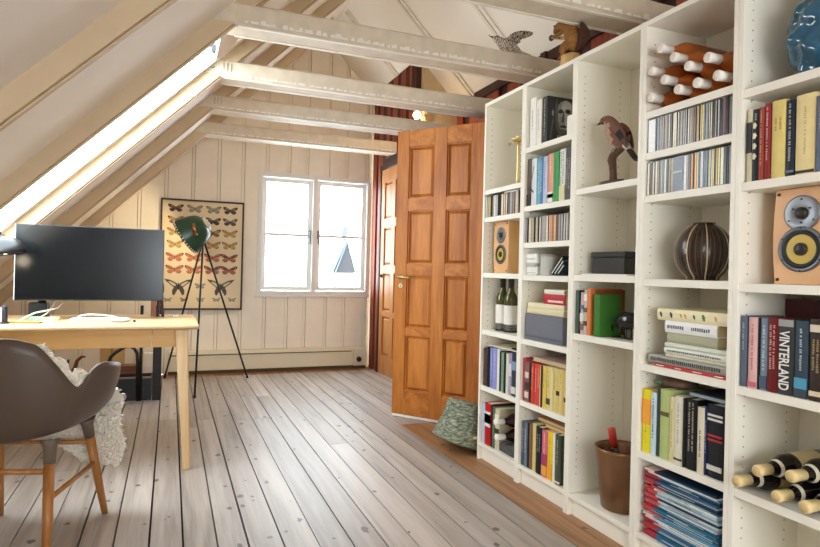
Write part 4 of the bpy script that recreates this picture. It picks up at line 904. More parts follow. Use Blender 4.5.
bk_, rr = book_row(B7, 'b', ZB, 'lowest shelf below the old paperbacks', 'books on the lowest shelf below the old paperbacks', {0: ('d8dce0', .3, .85), 1: ('e8ecf0', .3, .85), 5: ('f0ece4', .45, .85, 2), 6: ('fff0f0', .4, .95), 7: ('8a6a10', .3, .9), 9: ('d8d4c0', .4, .9)}, {6: [('a83a6a', .25, .5), ('e8a04a', .05, .25)], 9: [('e4e0d0', .03, .07)], 7: [('e8a820', .0, .35)]}, names={5: 'thick charcoal'})
for k, (ya, yb, zz, c) in enumerate(((2.36, 2.165, .320, 'c49a60'), (2.42, 2.18, .339, 'b58a58'))):
    b = thing('book', ['tan book lying flat on the lowest row below the old paperbacks', 'brown book lying topmost on the lowest row below the old paperbacks'][k], 'book', (1.72, 2.3, zz))
    zz += .0015
    mb = MB(); mb.box(1.700, 1.85, yb, ya, zz, zz+.003); mb.box(1.700, 1.85, yb, ya, zz+.014, zz+.017); mb.build('cover', plain(c, .6), b)
    mb = MB(); mb.box(1.703, 1.846, yb+.003, ya-.003, zz+.0032, zz+.0138); mb.build('page_block', M_paperold, b)
bk_, rr = book_row(C3[:5], 'c', .800, 'shelf beside the black toy bird', 'books beside the black toy bird', {}, {2: [('5a6a8a', .6, .7), ('e8e0d8', .3, .5), ('7a5a5a', .1, .25)], 3: [('4a3a34', .2, .3), ('f0e8e0', .75, .9), ('6a5a50', .5, .6)]}, depth=.17, names={0: 'dark green', 2: 'floral pink', 3: 'floral cream'})
b = book(2.0120, 2.0000, .800, .195, '8a5a34', 'brown book showing behind the green album beside the black toy bird', 'books beside the black toy bird', 1.69, .15)
b = book(1.9985, 1.960, .800, .176, '4d7f3c', 'thick bright green album with its front board showing', 'books beside the black toy bird', 1.668, .115, pages=plain('a8c47a', .7))
bk_, rr = book_row(D6, 'd', .402, 'shelf above the magazine pile', 'books above the magazine pile', {0: ('a07a10', .3, .8), 1: ('1c2a34', .25, .9), 4: ('a09860', .2, .8), 5: ('8a8a7a', .3, .9), 7: ('e8dcc0', .25, .95, 2), 8: ('2a2620', .25, .65), 9: ('d8e0f0', .3, .8)}, {0: [('f0a030', .45, .85)], 3: [('5a5030', .62, .68)], 10: [('d8d4cc', .84, .87), ('d8d4cc', .78, .81), ('a83030', .56, .59), ('a83030', .50, .53), ('d8d4cc', .1, .17)], 5: [('3a3a38', .06, .09)]}, depth=.175, names={7: 'thick black', 6: 'thin black', 10: 'thickest dark'})
b = thing('book', 'slim dark book lying flat on the row above the magazine pile', 'book', (1.70, 1.44, .645))
mb = MB(); mb.box(1.70, 1.88, 1.36, 1.53, .6445, .660); mb.build('cover', plain('2c3338', .5), b)
mb = MB(); mb.box(1.699, 1.7, 1.365, 1.525, .647, .657); mb.build('page_block', plain('9aa8b0', .7), b)
b = thing('floral_pouch', 'brown flowery cloth pouch lying on the green book above the magazine pile', 'pouch', (1.70, 1.63, .652))
mb = MB(); mb.ball((1.75, 1.615, .671), (.06, .062, .020), 18, 8); mb.build('cloth', plain('7a5a4a', .9, var=.6, scale=45), b)
mb = MB(); mb.tube([(1.70, 1.645, .672), (1.688, 1.66, .668), (1.69, 1.675, .664)], .006, 6); mb.build('drawstring', plain('4a6a4a', .9), b)
bk_, rr = book_row(E2, 'e', 1.357, 'shelf above the large speaker', 'books above the large speaker', {1: ('e8e4d8', .82, .94), 2: ('d8b8a0', .2, .95), 3: ('f0d8d0', .25, .95), 4: ('a06a40', .60, .78, 2), 5: ('e4e6ea', .2, .95), 6: ('b09a60', .25, .85), 7: ('e8ecf4', .55, .9)}, {0: [('22201e', .40, .82)], 6: [('2a2620', .02, .055)], 5: [('6a7a94', .05, .08)]}, depth=.17, names={0: 'cream and black', 4: 'wide pale yellow', 6: 'widest pale yellow'})
mb = MB(); y0, y1 = rr[1][0], rr[1][1]; yc = (y0+y1)/2
for q in range(4):
    zc = 1.357+.225*(.34+.14*q)
    mb.add([(1.6635, yc+.008*math.cos(R(a))*(1 if a % 72 else .6), zc+.010*math.sin(R(a))) for a in range(0, 360, 36)], [tuple(range(10))])
mb.build('flower_print', plain('e2dcc4', .5), bk_[1])
# dark red portrait-format book standing at the back
b = thing('book', 'large dark red book standing behind the row that holds the grey lettered spine', 'book', (1.86, 1.2, .7235))
mb = MB(); mb.box(1.865, 1.868, 1.09, 1.31, .7235, .995); mb.box(1.885, 1.888, 1.09, 1.31, .7235, .995); mb.box(1.868, 1.885, 1.307, 1.31, .7235, .995); mb.build('cover', plain('551a22', .45, var=.15, scale=12), b)
mb = MB(); mb.box(1.8682, 1.8848, 1.094, 1.3065, .727, .991); mb.build('page_block', M_paper, b)
bk_, rr = book_row(E4, 'e', .723, 'shelf below the large speaker', 'books below the large speaker', {0: ('b0b4bc', .5, .9), 1: ('b04a50', .25, .9), 3: ('e4ecf0', .25, .9), 4: ('f0d8d0', .3, .9, 2), 6: ('e4eaf0', .35, .9), 7: ('c8b078', .35, .75, 2)}, {1: [('c86a74', .02, .09)], 3: [('4a5a70', .02, .2)], 6: [('4f9ab8', .12, .26), ('3a4450', .0, .1)], 7: [('d8ccb8', .84, .93), ('d8c8a8', .06, .12)], 5: [('9a9a94', .90, .99)]}, depth=.165, names={5: 'grey lettered', 4: 'dark red lettered', 1: 'pink and white'})
y0, y1 = rr[5][0], rr[5][1]
fc = bpy.data.curves.new('spine_title', 'FONT'); fc.body = 'VINTERLAND'; fc.size = .040; fc.extrude = .0003; fc.align_x = 'CENTER'; fc.align_y = 'CENTER'; fc.offset = .0007
fo = bpy.data.objects.new('spine_title', fc); C.objects.link(fo); fo.parent = bk_[5]
fc.materials.append(plain('f0eee6', .5)); WL[fo] = WL[bk_[5]]
bpy.context.view_layer.update()
wd = fo.dimensions.x or .25
dg = bpy.context.evaluated_depsgraph_get(); me = bpy.data.meshes.new_from_object(fo.evaluated_get(dg)); bpy.data.objects.remove(fo); k = .172/wd
vs = [v.co.copy() for v in me.vertices]; cy_ = (max(v.y for v in vs)+min(v.y for v in vs))/2; hh = max(v.y for v in vs)-min(v.y for v in vs)
for v in me.vertices: v.co = (1.6615-v.co.z-WL[bk_[5]].x, (y0+y1)/2-(v.co.y-cy_)*(.030/hh)-WL[bk_[5]].y, .723+.100-v.co.x*k-WL[bk_[5]].z)
fo = bpy.data.objects.new('spine_title', me); C.objects.link(fo); fo.parent = bk_[5]; WL[fo] = WL[bk_[5]]
me.materials.clear(); me.materials.append(plain('f0eee6', .5))

# ---------------------------------------------------------------- lying pile of books
pile = [('c02a30', .0, .0105, 1.662, .215, 'thin red book, lowest of the lying pile below the striped vase', 'f0e8e0'),
        ('9c9c92', .0108, .040, 1.690, .20, 'grey lettered book, second from the bottom of the lying pile', '3a3a38'),
        ('d8cfb4', .0404, .052, 1.613, .19, 'thin cream book, third from the bottom of the lying pile', None),
        ('dfe0d2', .0524, .075, 1.614, .185, 'white book with dark spine lettering in the lying pile', '4a5a5c'),
        ('d7ddcf', .0754, .092, 1.614, .18, 'pale green book in the middle of the lying pile', None),
        ('a9a88c', .0924, .128, 1.607, .18, 'grey-green book below the thick white one in the lying pile', None),
        ('ecebe8', .1284, .170, 1.613, .18, 'thick white book with a lettered spine in the lying pile', '5a5a66'),
        ('e6ddb4', .1704, .212, 1.652, .21, 'cream plant-patterned book topmost of the lying pile', None)]
for k, (c, a, bz, ya, dp, lab, mk) in enumerate(pile):
    z = .7304; yb = 1.352 if k not in (6, 5) else (1.416 if k == 6 else 1.40)
    if k in (5, 6): yb = 1.40
    b = thing('book', lab, 'book', (1.68, 1.5, z+a), 'books lying in a pile below the striped vase')
    x0 = 1.668+.003*(k % 3); t = min(.003, (bz-a)*.22); hh = bz-a
    mb = MB(); bl = min(.004, hh*.25)
    A0, B0 = z+a+.0002, z+bz-.0002
    mb.prism([(x0+dp, A0), (x0+bl, A0), (x0, A0+hh*.3), (x0, B0-hh*.3), (x0+bl, B0), (x0+dp, B0), (x0+dp, B0-t), (x0+.006, B0-t), (x0+.006, A0+t), (x0+dp, A0+t)], 'Y', yb, ya)
    mb.build('cover', plain(c, .5, var=.05), b)
    mb = MB(); mb.box(x0+.0062, x0+dp-.004, yb+.004, ya-.004, A0+t+.0001, B0-t-.0001); mb.build('page_block', M_paperold if k in (5, 6) else M_paper, b)
    if mk:
        mb = MB(); r = random.Random(k); y = ya-.012; hb = hh*(.16 if k != 1 else .25); zc = (A0+B0)/2
        while y > yb+.03:
            L = r.uniform(.004, .008) if k != 0 else r.uniform(.02, .04)
            if k == 6 and 1.505 < y < 1.535: y -= .03
            mb.box(x0-.0004, x0+.0004, y-L, y, zc-hb*r.uniform(.7, 1), zc+hb*r.uniform(.7, 1)); y -= L+(.0025 if k != 0 else .05)
        mb.build('spine_print', plain(mk, .5), b)
    if k == 7:
        zc = (A0+B0)/2; Mpl = [plain('3c3a28', .5), plain('d89a4a', .5), plain('5a7a3a', .5)]
        for (yy, s, mi) in ((1.634, .010, 0), (1.588, .011, 0), (1.545, .008, 1), (1.527, .009, 1), (1.49, .008, 0), (1.452, .012, 2), (1.405, .009, 1)):
            mb = MB(); pts = ell(0, 0, .5, 1, 10); mb.add([(x0-.0004, yy+p[0]*s+p[1]*.003, zc+p[1]*s) for p in pts], [tuple(range(10))])
            mb.add([(x0-.0005, yy, zc), (x0-.0005, yy-s*.9, zc+s*.5), (x0-.0005, yy-s*.5, zc+s*.1)], [(0, 1, 2)])
            mb.build('plant_print', Mpl[mi], b)

# ---------------------------------------------------------------- magazines
rg = random.Random(11); z = ZB+.0004
blues = ['356e92', '2a5c80', '4c88a8', '6aa0b8', '1e3e5c', '7cb0c0', 'c8d0d4', '2f7688', '182e46', 'a4b8c4', '3c6494', 'd8dcdc', '22303a']
reds = ['b8303a', 'd0484a', 'a82838', 'c85a5a', 'e0c8c0', '8a3040', 'c43c34']
n = 38
for i in range(n):
    h = rg.uniform(.0055, .0078); g = i/n
    st = .018*math.sin(i*1.7)*.6+rg.uniform(-.014, .008)
    if 13 < i < 17: st += .012
    if 25 < i < 30: st -= .016
    ya = min(1.712, 1.690+st); yb = 1.372+rg.uniform(-.0, .012); x0 = 1.662+rg.uniform(0, .02)
    lab = 'magazine, %s from the bottom of the blue and red pile on the lowest shelf' % ORD[i]
    o = thing('magazine', lab, 'magazine', (x0, ya, z), 'magazines piled on the lowest shelf'); sp = ya-(.05+rg.uniform(-.012, .03))
    mb = MB(); mb.box(x0, x0+.21, sp+.0001, ya, z, z+h-.0003); mb.build('red_spine_end', plain(rg.choice(reds), .4, var=.2, scale=50), o)
    c = rg.choice(blues)
    if i in (10, 11, 27): c = 'e8e8e4'
    mb = MB(); mb.box(x0, x0+.21, yb, sp-.0001, z, z+h-.0003); mb.build('cover', plain(c, .35, var=.2, scale=40), o)
    mb = MB(); mb.box(x0-.0003, x0+.0003, yb+rg.uniform(.01, .12), sp-rg.uniform(.01, .09), z+h*.35, z+h*.62); mb.build('spine_stripe', plain(rg.choice(['e8eef0', 'bcd0da', '1c2c40']), .4), o)
    z += h

# ---------------------------------------------------------------- bottles
def bottle_proto(label, cat, glass, cap, capend, loc, group, label_h=None, labelcol='e8e4da', Rr=.0375, name='wine_bottle', neck=None):
    t = thing(name, label, cat, loc, group); M = Matrix.Translation(loc)
    prof = [(.010, .012), (.030, .004), (Rr-.003, .0), (Rr, .006), (Rr, .185), (Rr*.97, .198), (Rr*.80, .215), (Rr*.55, .230), (.0175, .243), (.0148, .26), (.0142, .296), (.016, .297), (.016, .303), (.010, .304)]
    mb = MB(); mb.lathe(prof, 28, M=M); mb.build('glass', glass, t)
    mb = MB(); mb.lathe([(.0158, .248), (.0162, .29), (.0172, .292), (.0172, .304), (.0155, .3075), (.004, .308)], 20, M=M); cp = mb.build('capsule', cap, t)
    if capend is not None:
        mb = MB(); mb.lathe([(.0125, .3081), (.0125, .3087), (.004, .3089)], 16, M=M); mb.build('capsule_disc', capend, cp)
    if label_h:
        mb = MB(); mb.lathe([(Rr+.0006, label_h[0]), (Rr+.0006, label_h[1])], 28, M=M, cap=False); mb.build('paper_label', plain(labelcol, .6, var=.03), t)
    return t
ROSE = plain('b4622a', .08, spec=.6, var=.28, scale=18); DARK = plain('160f10', .07, spec=.7); OLIVE = plain('4a4716', .07, spec=.7, var=.2, scale=8)
capw = plain('f3efe6', .35, var=.02); capy = plain('e8cf96', .4, var=.08, scale=90)
p = bottle_proto('olive-green wine bottle with a white label, standing nearer the door', 'bottle', OLIVE, plain('2a2a20', .4), None, (1.74, 2.833, .7355), 'standing wine bottles', (.012, .155))
mb = MB(); mb.lathe([(.0381, .0), (.0381, .046)], 28, M=Matrix.Translation((1.74, 2.833, .7355)), cap=False); mb.build('dark_base_label', plain('2a2a22', .5), p)
p.scale = (1, 1, .945)
copy_tree(p, (1.738, 2.745, .7355), 'olive-green wine bottle with a white label, standing farther from the door')
# rosé bottles lying with their necks out of the shelf
RT_ = (0, R(-90), 0)
pos = [(1.634, .211), (1.573, .158), (1.509, .107), (1.431, .110), (1.674, .141), (1.614, .091), (1.551, .0385), (1.472, .0385), (1.393, .0388), (1.676, .044)]
lab = ['topmost', 'second down the slope from the topmost', 'third down the slope from the topmost', 'uppermost at the vase-side end', 'resting on the door-side panel in the middle', 'in the middle of the pile', 'second of the bottom row from the door', 'third of the bottom row from the door', 'last of the bottom row from the door', 'first of the bottom row from the door']
lab = ['rosé bottle '+l+', lying with white cap outward' for l in lab]
p = None
for (y, zr), l in zip(pos, lab):
    zz = 1.6757+zr
    if p is None:
        p = bottle_proto(l, 'bottle', ROSE, capw, plain('e6dfd0', .4), (1.943, y, zz), 'rosé bottles lying on the upper shelf'); p.rotation_euler = RT_; p['label'] = l
        for c in p.children: pass
    else: copy_tree(p, (1.943, y, zz), l, RT_)
# red wine with waxy yellow capsules
pos = [(1.2735, .0388), (1.209, .0915), (1.110, .1085), (1.1485, .0388), (1.070, .0388)]
lab = ['lying lowest against the panel', 'resting on two lower ones near the panel', 'uppermost, by the picture edge', 'second of the bottom row from the panel', 'last of the bottom row']
p2 = None
for (y, zr), l in zip(pos, lab):
    l = 'dark wine bottle with yellow capsule, '+l; zz = .4035+zr
    if p2 is None:
        p2 = bottle_proto(l, 'bottle', DARK, capy, plain('d9bd84', .5), (1.922, y, zz), 'dark bottles with yellow capsules', (.06, .165), 'd8c898')
        mb = MB(); M = Matrix.Translation((1.922, y, zz))
        for a0 in (0, 180):
            pts = [Vector((.0178*math.cos(R(a0+q)), .0178*math.sin(R(a0+q)), .245-.0*q)) for q in (-30, 0, 30)]
        mb.lathe([(.0260, .222), (.0245, .2285), (.0225, .234)], 20, M=M, cap=False); mb.build('neck_label', plain('e4dcc4', .5, var=.2, scale=60), p2)
        p2.rotation_euler = RT_
    else: copy_tree(p2, (1.922, y, zz), l, RT_)
p3 = bottle_proto('dark red bottle with white cap, upper of two beside the red book', 'bottle', plain('2a0a0c', .1, spec=.6), capw, None, (1.93, 2.690, .2655), 'white-capped bottles on the lowest shelf'); p3.rotation_euler = RT_
copy_tree(p3, (1.93, 2.678, .1885), 'dark red bottle with white cap, lower of two beside the red book', RT_)
mb = MB(); mb.box(1.675, 1.92, 2.585, 2.738, ZB+.0005, .1495); o = put('folded_cloth', 'grey folded cloth under the two white-capped bottles', 'cloth', mb, plain('5d5a58', .9, var=.4, scale=40), (1.8, 2.66, ZB), .01)

# ---------------------------------------------------------------- speakers
def speaker(label, x, yc, z, w, h, dpt, side=M_birch):
    t = thing('speaker', label, 'speaker', (x, yc, z+.0005)); z += .0005; hw = w/2
    mb = MB(); n = 9
    bow = lambda s: .008*math.sin(math.pi*s)+(.0)
    L = [(yc-hw+.004-bow(i/n), z+h*i/n) for i in range(n+1)]; Rr_ = [(yc+hw-.004+bow(i/n), z+h*i/n) for i in range(n, -1, -1)]
    mb.prism(L+Rr_, 'X', x+.006, x+dpt); mb.build('cabinet', side, t, .003)
    mb = MB(); mb.prism(L+Rr_, 'X', x, x+.0058); mb.build('baffle', plain('dfae7c', .4, var=.04), t, .002)
    F = lambda y, zz, d=0.0: axis((x-.0003-d, y, zz), (-1, 0, 0))
    k = w/.165
    zt, zw = z+h*.735, z+h*.365
    grey = plain('83868a', .35, metal=.5, var=.03)
    rt_, rw = .052*k, .066*k
    if label.startswith('small'): rt_, rw = .050*k, .060*k
    mb = MB(); mb.lathe([(rt_, 0), (rt_, .003), (rt_*.9, .0045), (rt_*.40, .002), (rt_*.34, .001), (.002, .001)], 36, M=F(yc, zt)); mb.build('tweeter_plate', grey, t)
    mb = MB(); mb.lathe([(rt_*.33, .0013), (rt_*.33, .006), (rt_*.24, .010), (rt_*.12, .013), (.001, .0135)], 24, M=F(yc, zt)); mb.build('tweeter_dome', plain('2a2422', .4), t)
    mb = MB(); mb.lathe([(rw, 0), (rw, .004), (rw*.86, .0055), (rw*.84, .003)], 40, M=F(yc, zw), cap=False); mb.build('woofer_ring', plain('6d7278', .35, metal=.5, var=.03), t)
    mb = MB(); mb.lathe([(rw*.84, .002), (rw*.78, .006), (rw*.70, .006), (rw*.64, .001)], 40, M=F(yc, zw), cap=False); mb.build('rubber_surround', plain('24272a', .5), t)
    mb = MB(); mb.lathe([(rw*.65, .0015), (rw*.30, .0006), (rw*.05, .0004)], 40, M=F(yc, zw)); mb.build('woofer_cone', plain('c9a93a', .35, var=.06), t)
    mb = MB(); mb.lathe([(rw*.28, .0007), (rw*.28, .006), (rw*.18, .010), (.001, .0115)], 24, M=F(yc, zw)); mb.build('dust_cap', plain('2c2c2e', .35), t)
    for yy, zz in ((yc-hw+.014, z+.014), (yc+hw-.014, z+.014), (yc-hw+.014, z+h-.014), (yc+hw-.014, z+h-.014)):
        mb = MB(); mb.lathe([(.0048*k, 0), (.0048*k, .0015), (.002, .002)], 12, M=F(yy, zz)); mb.build('grille_peg', M_black, t)
    for (cy_, cz_, rr_, N_) in ((yc, zt, rt_*.78, 3), (yc, zt, rt_*.52, 3), (yc, zw, rw*.93, 6)):
        for i in range(N_):
            a = R(90+i*360/N_+(60 if rr_ == rt_*.52 else 0)); mb = MB(); mb.lathe([(.0022*k, .002), (.0022*k, .0068), (.001, .007)], 8, M=F(cy_+rr_*math.cos(a), cz_+rr_*math.sin(a))); mb.build('screw', M_black, t)
speaker('large birch loudspeaker with a yellow cone, on the shelf under the yellow books', 1.720, 1.165, 1.043, .168, .285, .20)
speaker('small birch loudspeaker with a yellow cone, beside the open door', 1.700, 2.800, 1.056, .148, .285, .20)

# ---------------------------------------------------------------- other things on the shelves
# brass candlestick
t = thing('brass_candlestick', 'tall slender brass candlestick on the top shelf beside the white books', 'candlestick', (1.80, 2.805, 1.5245)); M = Matrix.Translation((1.80, 2.805, 1.5245))
mb = MB(); mb.lathe([(.045, 0), (.045, .006), (.03, .012), (.012, .02), (.010, .03)], 24, M=M); mb.build('foot', M_brass, t)
mb = MB(); mb.lathe([(.008, .03), (.010, .06), (.008, .09), (.0075, .22), (.010, .245), (.008, .27)], 16, M=M); mb.build('stem', M_brass, t)
mb = MB(); mb.lathe([(.010, .27), (.040, .275), (.046, .283), (.038, .284), (.014, .281), (.014, .298), (.016, .300), (.011, .300)], 24, M=M); mb.build('drip_tray', M_brass, t)
mb = MB(); mb.tube([(1.80, 2.84, 1.803), (1.80, 2.87, 1.800), (1.80, 2.893, 1.798)], [.004, .004, .010], 8); mb.build('side_handle', M_brass, t)
mb = MB(); mb.lathe([(.012, 0), (.012, .014), (.006, .018)], 14, M=Matrix.Translation((1.76, 2.86, 1.5245))); put('brass_weight', 'tiny brass weight at the foot of the candlestick', 'ornament', mb, M_brass, (1.76, 2.86, 1.5245))
# white boxes
e5 = 1.0505
t = thing('router', 'white flat device, lower of the two stacked beside the grey box', 'device', (1.69, 2.48, e5))
mb = MB(); mb.box(1.675, 1.84, 2.425, 2.51, e5, e5+.044); mb.build('casing', plain('e9e8e2', .4), t, .006)
mb = MB(); mb.box(1.6745, 1.6755, 2.43, 2.505, e5+.010, e5+.013); mb.build('vent_slot', plain('9a9a96', .5), t)
t = thing('router', 'white flat device, upper of the two stacked beside the grey box', 'device', (1.69, 2.48, e5+.0445))
mb = MB(); mb.box(1.672, 1.83, 2.432, 2.512, e5+.0445, e5+.058); mb.build('foot_plate', plain('b8b3a4', .5), t, .002)
mb = MB(); mb.box(1.672, 1.83, 2.424, 2.512, e5+.0585, e5+.106); mb.build('casing', plain('efeee9', .35), t, .006)
mb = MB(); mb.box(1.6713, 1.6722, 2.43, 2.506, e5+.078, e5+.083); mb.build('grey_line', plain('b4b6ba', .5), t)
t = thing('grey_tin', 'rounded pale grey tin between the white devices and leaning films', 'tin', (1.75, 2.37, e5))
mb = MB(); pts = [(1.72+.0+.05*math.cos(R(a)), 2.37+.046*math.sin(R(a))) for a in range(0, 360, 15)]
mb.prism(pts, 'Z', e5, e5+.092); mb.build('body', plain('b8b6ae', .4, var=.03), t, .003)
mb = MB(); mb.prism([(1.72+.051*math.cos(R(a)), 2.37+.047*math.sin(R(a))) for a in range(0, 360, 15)], 'Z', e5+.0923, e5+.103); mb.build('lid', plain('9a8a7c', .4), t, .002)
for k, c in enumerate(('23282a', '2f4a4c', '1f3236')):
    t = thing('dvd_case', 'dark film case leaning against the panel, %s from the grey tin' % ORD[k], 'film case', (1.69, 2.25, e5), 'film cases leaning beside the grey tin')
    M = Matrix.Translation((1.675, 2.306-k*.024, e5+.0125)) @ Matrix.Rotation(R(46), 4, 'X')
    mb = MB(); mb.box(0, .19, -.012, .0, .0, .115-k*.026, M=M); mb.build('case', plain(c, .35), t)
    mb = MB(); mb.box(-.001, -.0002, -.0085, -.0045, .004, .110-k*.026, M=M); mb.build('white_edge', plain('e8e6e0', .4), t)
# grey storage box with books
t = thing('storage_box', 'grey lidded storage box on the shelf above the old paperbacks', 'box', (1.70, 2.35, .7305))
mb = MB(); mb.box(1.672, 1.92, 2.205, 2.507, .7305, .86); mb.build('body', plain('6d6e78', .75, var=.04), t, .004)
mb = MB(); mb.box(1.6705, 1.6715, 2.21, 2.50, .745, .755); mb.build('seam_strip', plain('5c5d66', .8), t)
for k, (a, b_, ya, yb, c, lab) in enumerate(((.8605, .888, 2.505, 2.212, 'ddd2a8', 'thick cream book lying on the grey storage box'), (.8885, .914, 2.497, 2.210, 'e6dcb8', 'cream book second above the grey storage box'), (.9145, .962, 2.366, 2.205, 'b8242c', 'thick red book near the top of the grey box pile'), (.9625, .984, 2.362, 2.212, 'ebe4d2', 'white book topmost above the grey storage box'))):
    t = thing('book', lab, 'book', (1.7, 2.35, a), 'books lying on the grey storage box')
    mb = MB(); h_ = b_-a; x0 = 1.680
    mb.prism([(x0+.16, a), (x0+.003, a), (x0, a+h_*.3), (x0, b_-h_*.3), (x0+.003, b_), (x0+.16, b_), (x0+.16, b_-.003), (x0+.006, b_-.003), (x0+.006, a+.003), (x0+.16, a+.003)], 'Y', yb, ya)
    mb.build('cover', plain(c, .5), t)
    mb = MB(); mb.box(x0+.0062, x0+.156, yb+.003, ya-.003, a+.0032, b_-.0032); mb.build('page_block', M_paperold, t)
    if k == 2:
        mb = MB()
        r = random.Random(3); y = ya-.035
        while y > yb+.02:
            L = r.uniform(.005, .009); mb.box(x0-.0005, x0+.0003, y-L, y, a+.010, a+.020); y -= L+.002
        mb.build('spine_print', plain('f0e0d8', .5), t)
# black box on white papers
e6 = 1.0575
mb = MB(); mb.box(1.66, 1.90, 1.80, 2.07, e6, e6+.006); put('paper_stack', 'thin white papers under the black wooden box', 'papers', mb, plain('eceae4', .8), (1.78, 1.95, e6))
t = thing('black_box', 'black wooden box with a flat lid on white papers', 'box', (1.75, 1.95, e6+.0065))
mb = MB(); mb.box(1.715, 1.86, 1.872, 2.070, e6+.0065, e6+.076); mb.build('body', plain('2b2826', .35, var=.2, scale=30), t, .003)
mb = MB(); mb.box(1.712, 1.863, 1.869, 2.073, e6+.0765, e6+.100); mb.build('lid', plain('2e2b29', .3, var=.2, scale=30), t, .003)
# black toy bird on wire legs
t = thing('toy_bird', 'round black wooden toy bird on wire legs beside the green album', 'figurine', (1.75, 1.90, .8005))
MBd = Matrix.Translation((1.735, 1.866, .8005)) @ Matrix.Scale(1.1, 4); Mb = plain('1a1816', .22, spec=.6)
mb = MB(); rs3 = []
for (y, z, r) in ((.075, .050, .004), (.068, .052, .010), (.058, .058, .018), (.04, .064, .027), (.012, .068, .033), (-.02, .070, .031), (-.045, .072, .022), (-.058, .073, .006)):
    rs3.append([(r*math.cos(2*math.pi*i/18), y, z+r*math.sin(2*math.pi*i/18)) for i in range(18)])
mb.rings(rs3, 0, True, True, True, MBd); mb.build('body', Mb, t)
mb = MB(); mb.tube([MBd @ Vector(v) for v in ((0, .070, .050), (0, .082, .036), (0, .078, .018))], [.008, .005, .001], 8); mb.build('beak', Mb, t)
for sx in (-.012, .012):
    mb = MB(); mb.tube([MBd @ Vector(v) for v in ((sx, .03, .045), (sx, .03, .006))], .0025, 6); mb.tube([MBd @ Vector(v) for v in ((sx, -.005, .04), (sx, -.005, .006))], .0025, 6)
    mb.tube([MBd @ Vector(v) for v in ((sx, .065, .0035), (sx, -.03, .0035))], .0035, 6); mb.build('wire_leg', Mb, t)
# copper bucket and bottle
t = thing('copper_bucket', 'brown copper bucket with a bottle inside on the lowest shelf', 'bucket', (1.762, 1.913, ZB+.0005)); M = Matrix.Translation((1.762, 1.913, ZB+.0005))
cop2 = plain('8c6648', .36, metal=.65, var=.25, scale=9)
mb = MB(); mb.lathe([(.004, .003), (.074, .0), (.078, .004), (.092, .12), (.104, .235), (.1085, .250), (.105, .2515), (.1005, .235), (.088, .12), (.074, .01), (.004, .008)], 48, M=M, cap=False); mb.build('body', cop2, t)
t = thing('wine_bottle', 'bottle with a red capsule standing in the copper bucket', 'bottle', (1.80, 1.893, ZB+.012)); M = Matrix.Translation((1.768, 1.912, ZB+.025)) @ Matrix.Rotation(R(-14), 4, 'X')
mb = MB(); mb.lathe([(.025, .0), (.028, .004), (.028, .16), (.022, .185), (.014, .20), (.0135, .285), (.004, .287)], 20, M=M); mb.build('glass', DARK, t)
mb = MB(); mb.lathe([(.0155, .215), (.0165, .285), (.0165, .296), (.004, .298)], 18, M=M); mb.build('capsule', plain('c23a30', .35), t)
# striped vase
t = thing('striped_vase', 'round dark brown vase with pale vertical ribs', 'vase', (1.79, 1.571, 1.0485)); M = Matrix.Translation((1.775, 1.549, 1.0485))
prof = []
for i in range(25):
    q = i/24; zz = .002+.197*q; r = .095*math.sqrt(max(0, 1-((q-.50)/.535)**2)); prof.append((max(r, .052 if q < .5 else .036), zz))
n = 120; rs3 = [[(r*math.cos(2*math.pi*j/n), r*math.sin(2*math.pi*j/n), z) for j in range(n)] for r, z in [(.004, .0), (.045, .0)]+prof+[(.037, .204), (.032, .204), (.032, .17), (.004, .15)]]
mb = MB(); mb.rings(rs3, 0, True, True, True, M)
k = 0
for fi in range((len(rs3)-1)*n):
    j = fi % n; mb.m[fi] = 1 if j % 4 == 0 else (2 if j % 4 == 2 else 0)
mb.build('body', [plain('33261c', .22, spec=.6), plain('4e3a2a', .3), plain('251b14', .22, spec=.6)], t)
for a in (188, 228, 274, 140, 92, 322):
    mb = MB(); pp = [M @ Vector((r*1.004*math.cos(R(a)), r*1.004*math.sin(R(a)), z)) for r, z in prof]; mb.tube(pp, .0022, 6); mb.build('pale_rib', plain('cdb294', .5), t)
# blue vase
t = thing('blue_vase', 'lumpy glossy dark blue ceramic vase at the edge of the picture', 'vase', (1.79, 1.128, 1.6475)); M = Matrix.Translation((1.79, 1.128, 1.6475))
prof = [(.004, .0), (.075, .0), (.082, .01), (.088, .03), (.100, .055), (.112, .085), (.116, .115), (.110, .14), (.112, .165), (.110, .19), (.096, .215), (.075, .232), (.062, .24), (.058, .262), (.064, .275), (.056, .275), (.05, .25), (.004, .2)]
mb = MB(); prof2 = []
for (r0, z0), (r1, z1) in zip(prof, prof[1:]):
    for q in range(4): prof2.append((r0+(r1-r0)*q/4, z0+(z1-z0)*q/4))
mb.lathe(prof2+[prof[-1]], 96, M=M, cap=False, wob=lambda a, z: 1+.085*math.sin(a*5+1.2)*math.sin(z*62+.6)+.03*math.sin(a*11-z*70))
mb.build('body', plain('28607e', .10, spec=.6, var=.35, scale=14, coat=.3), t)

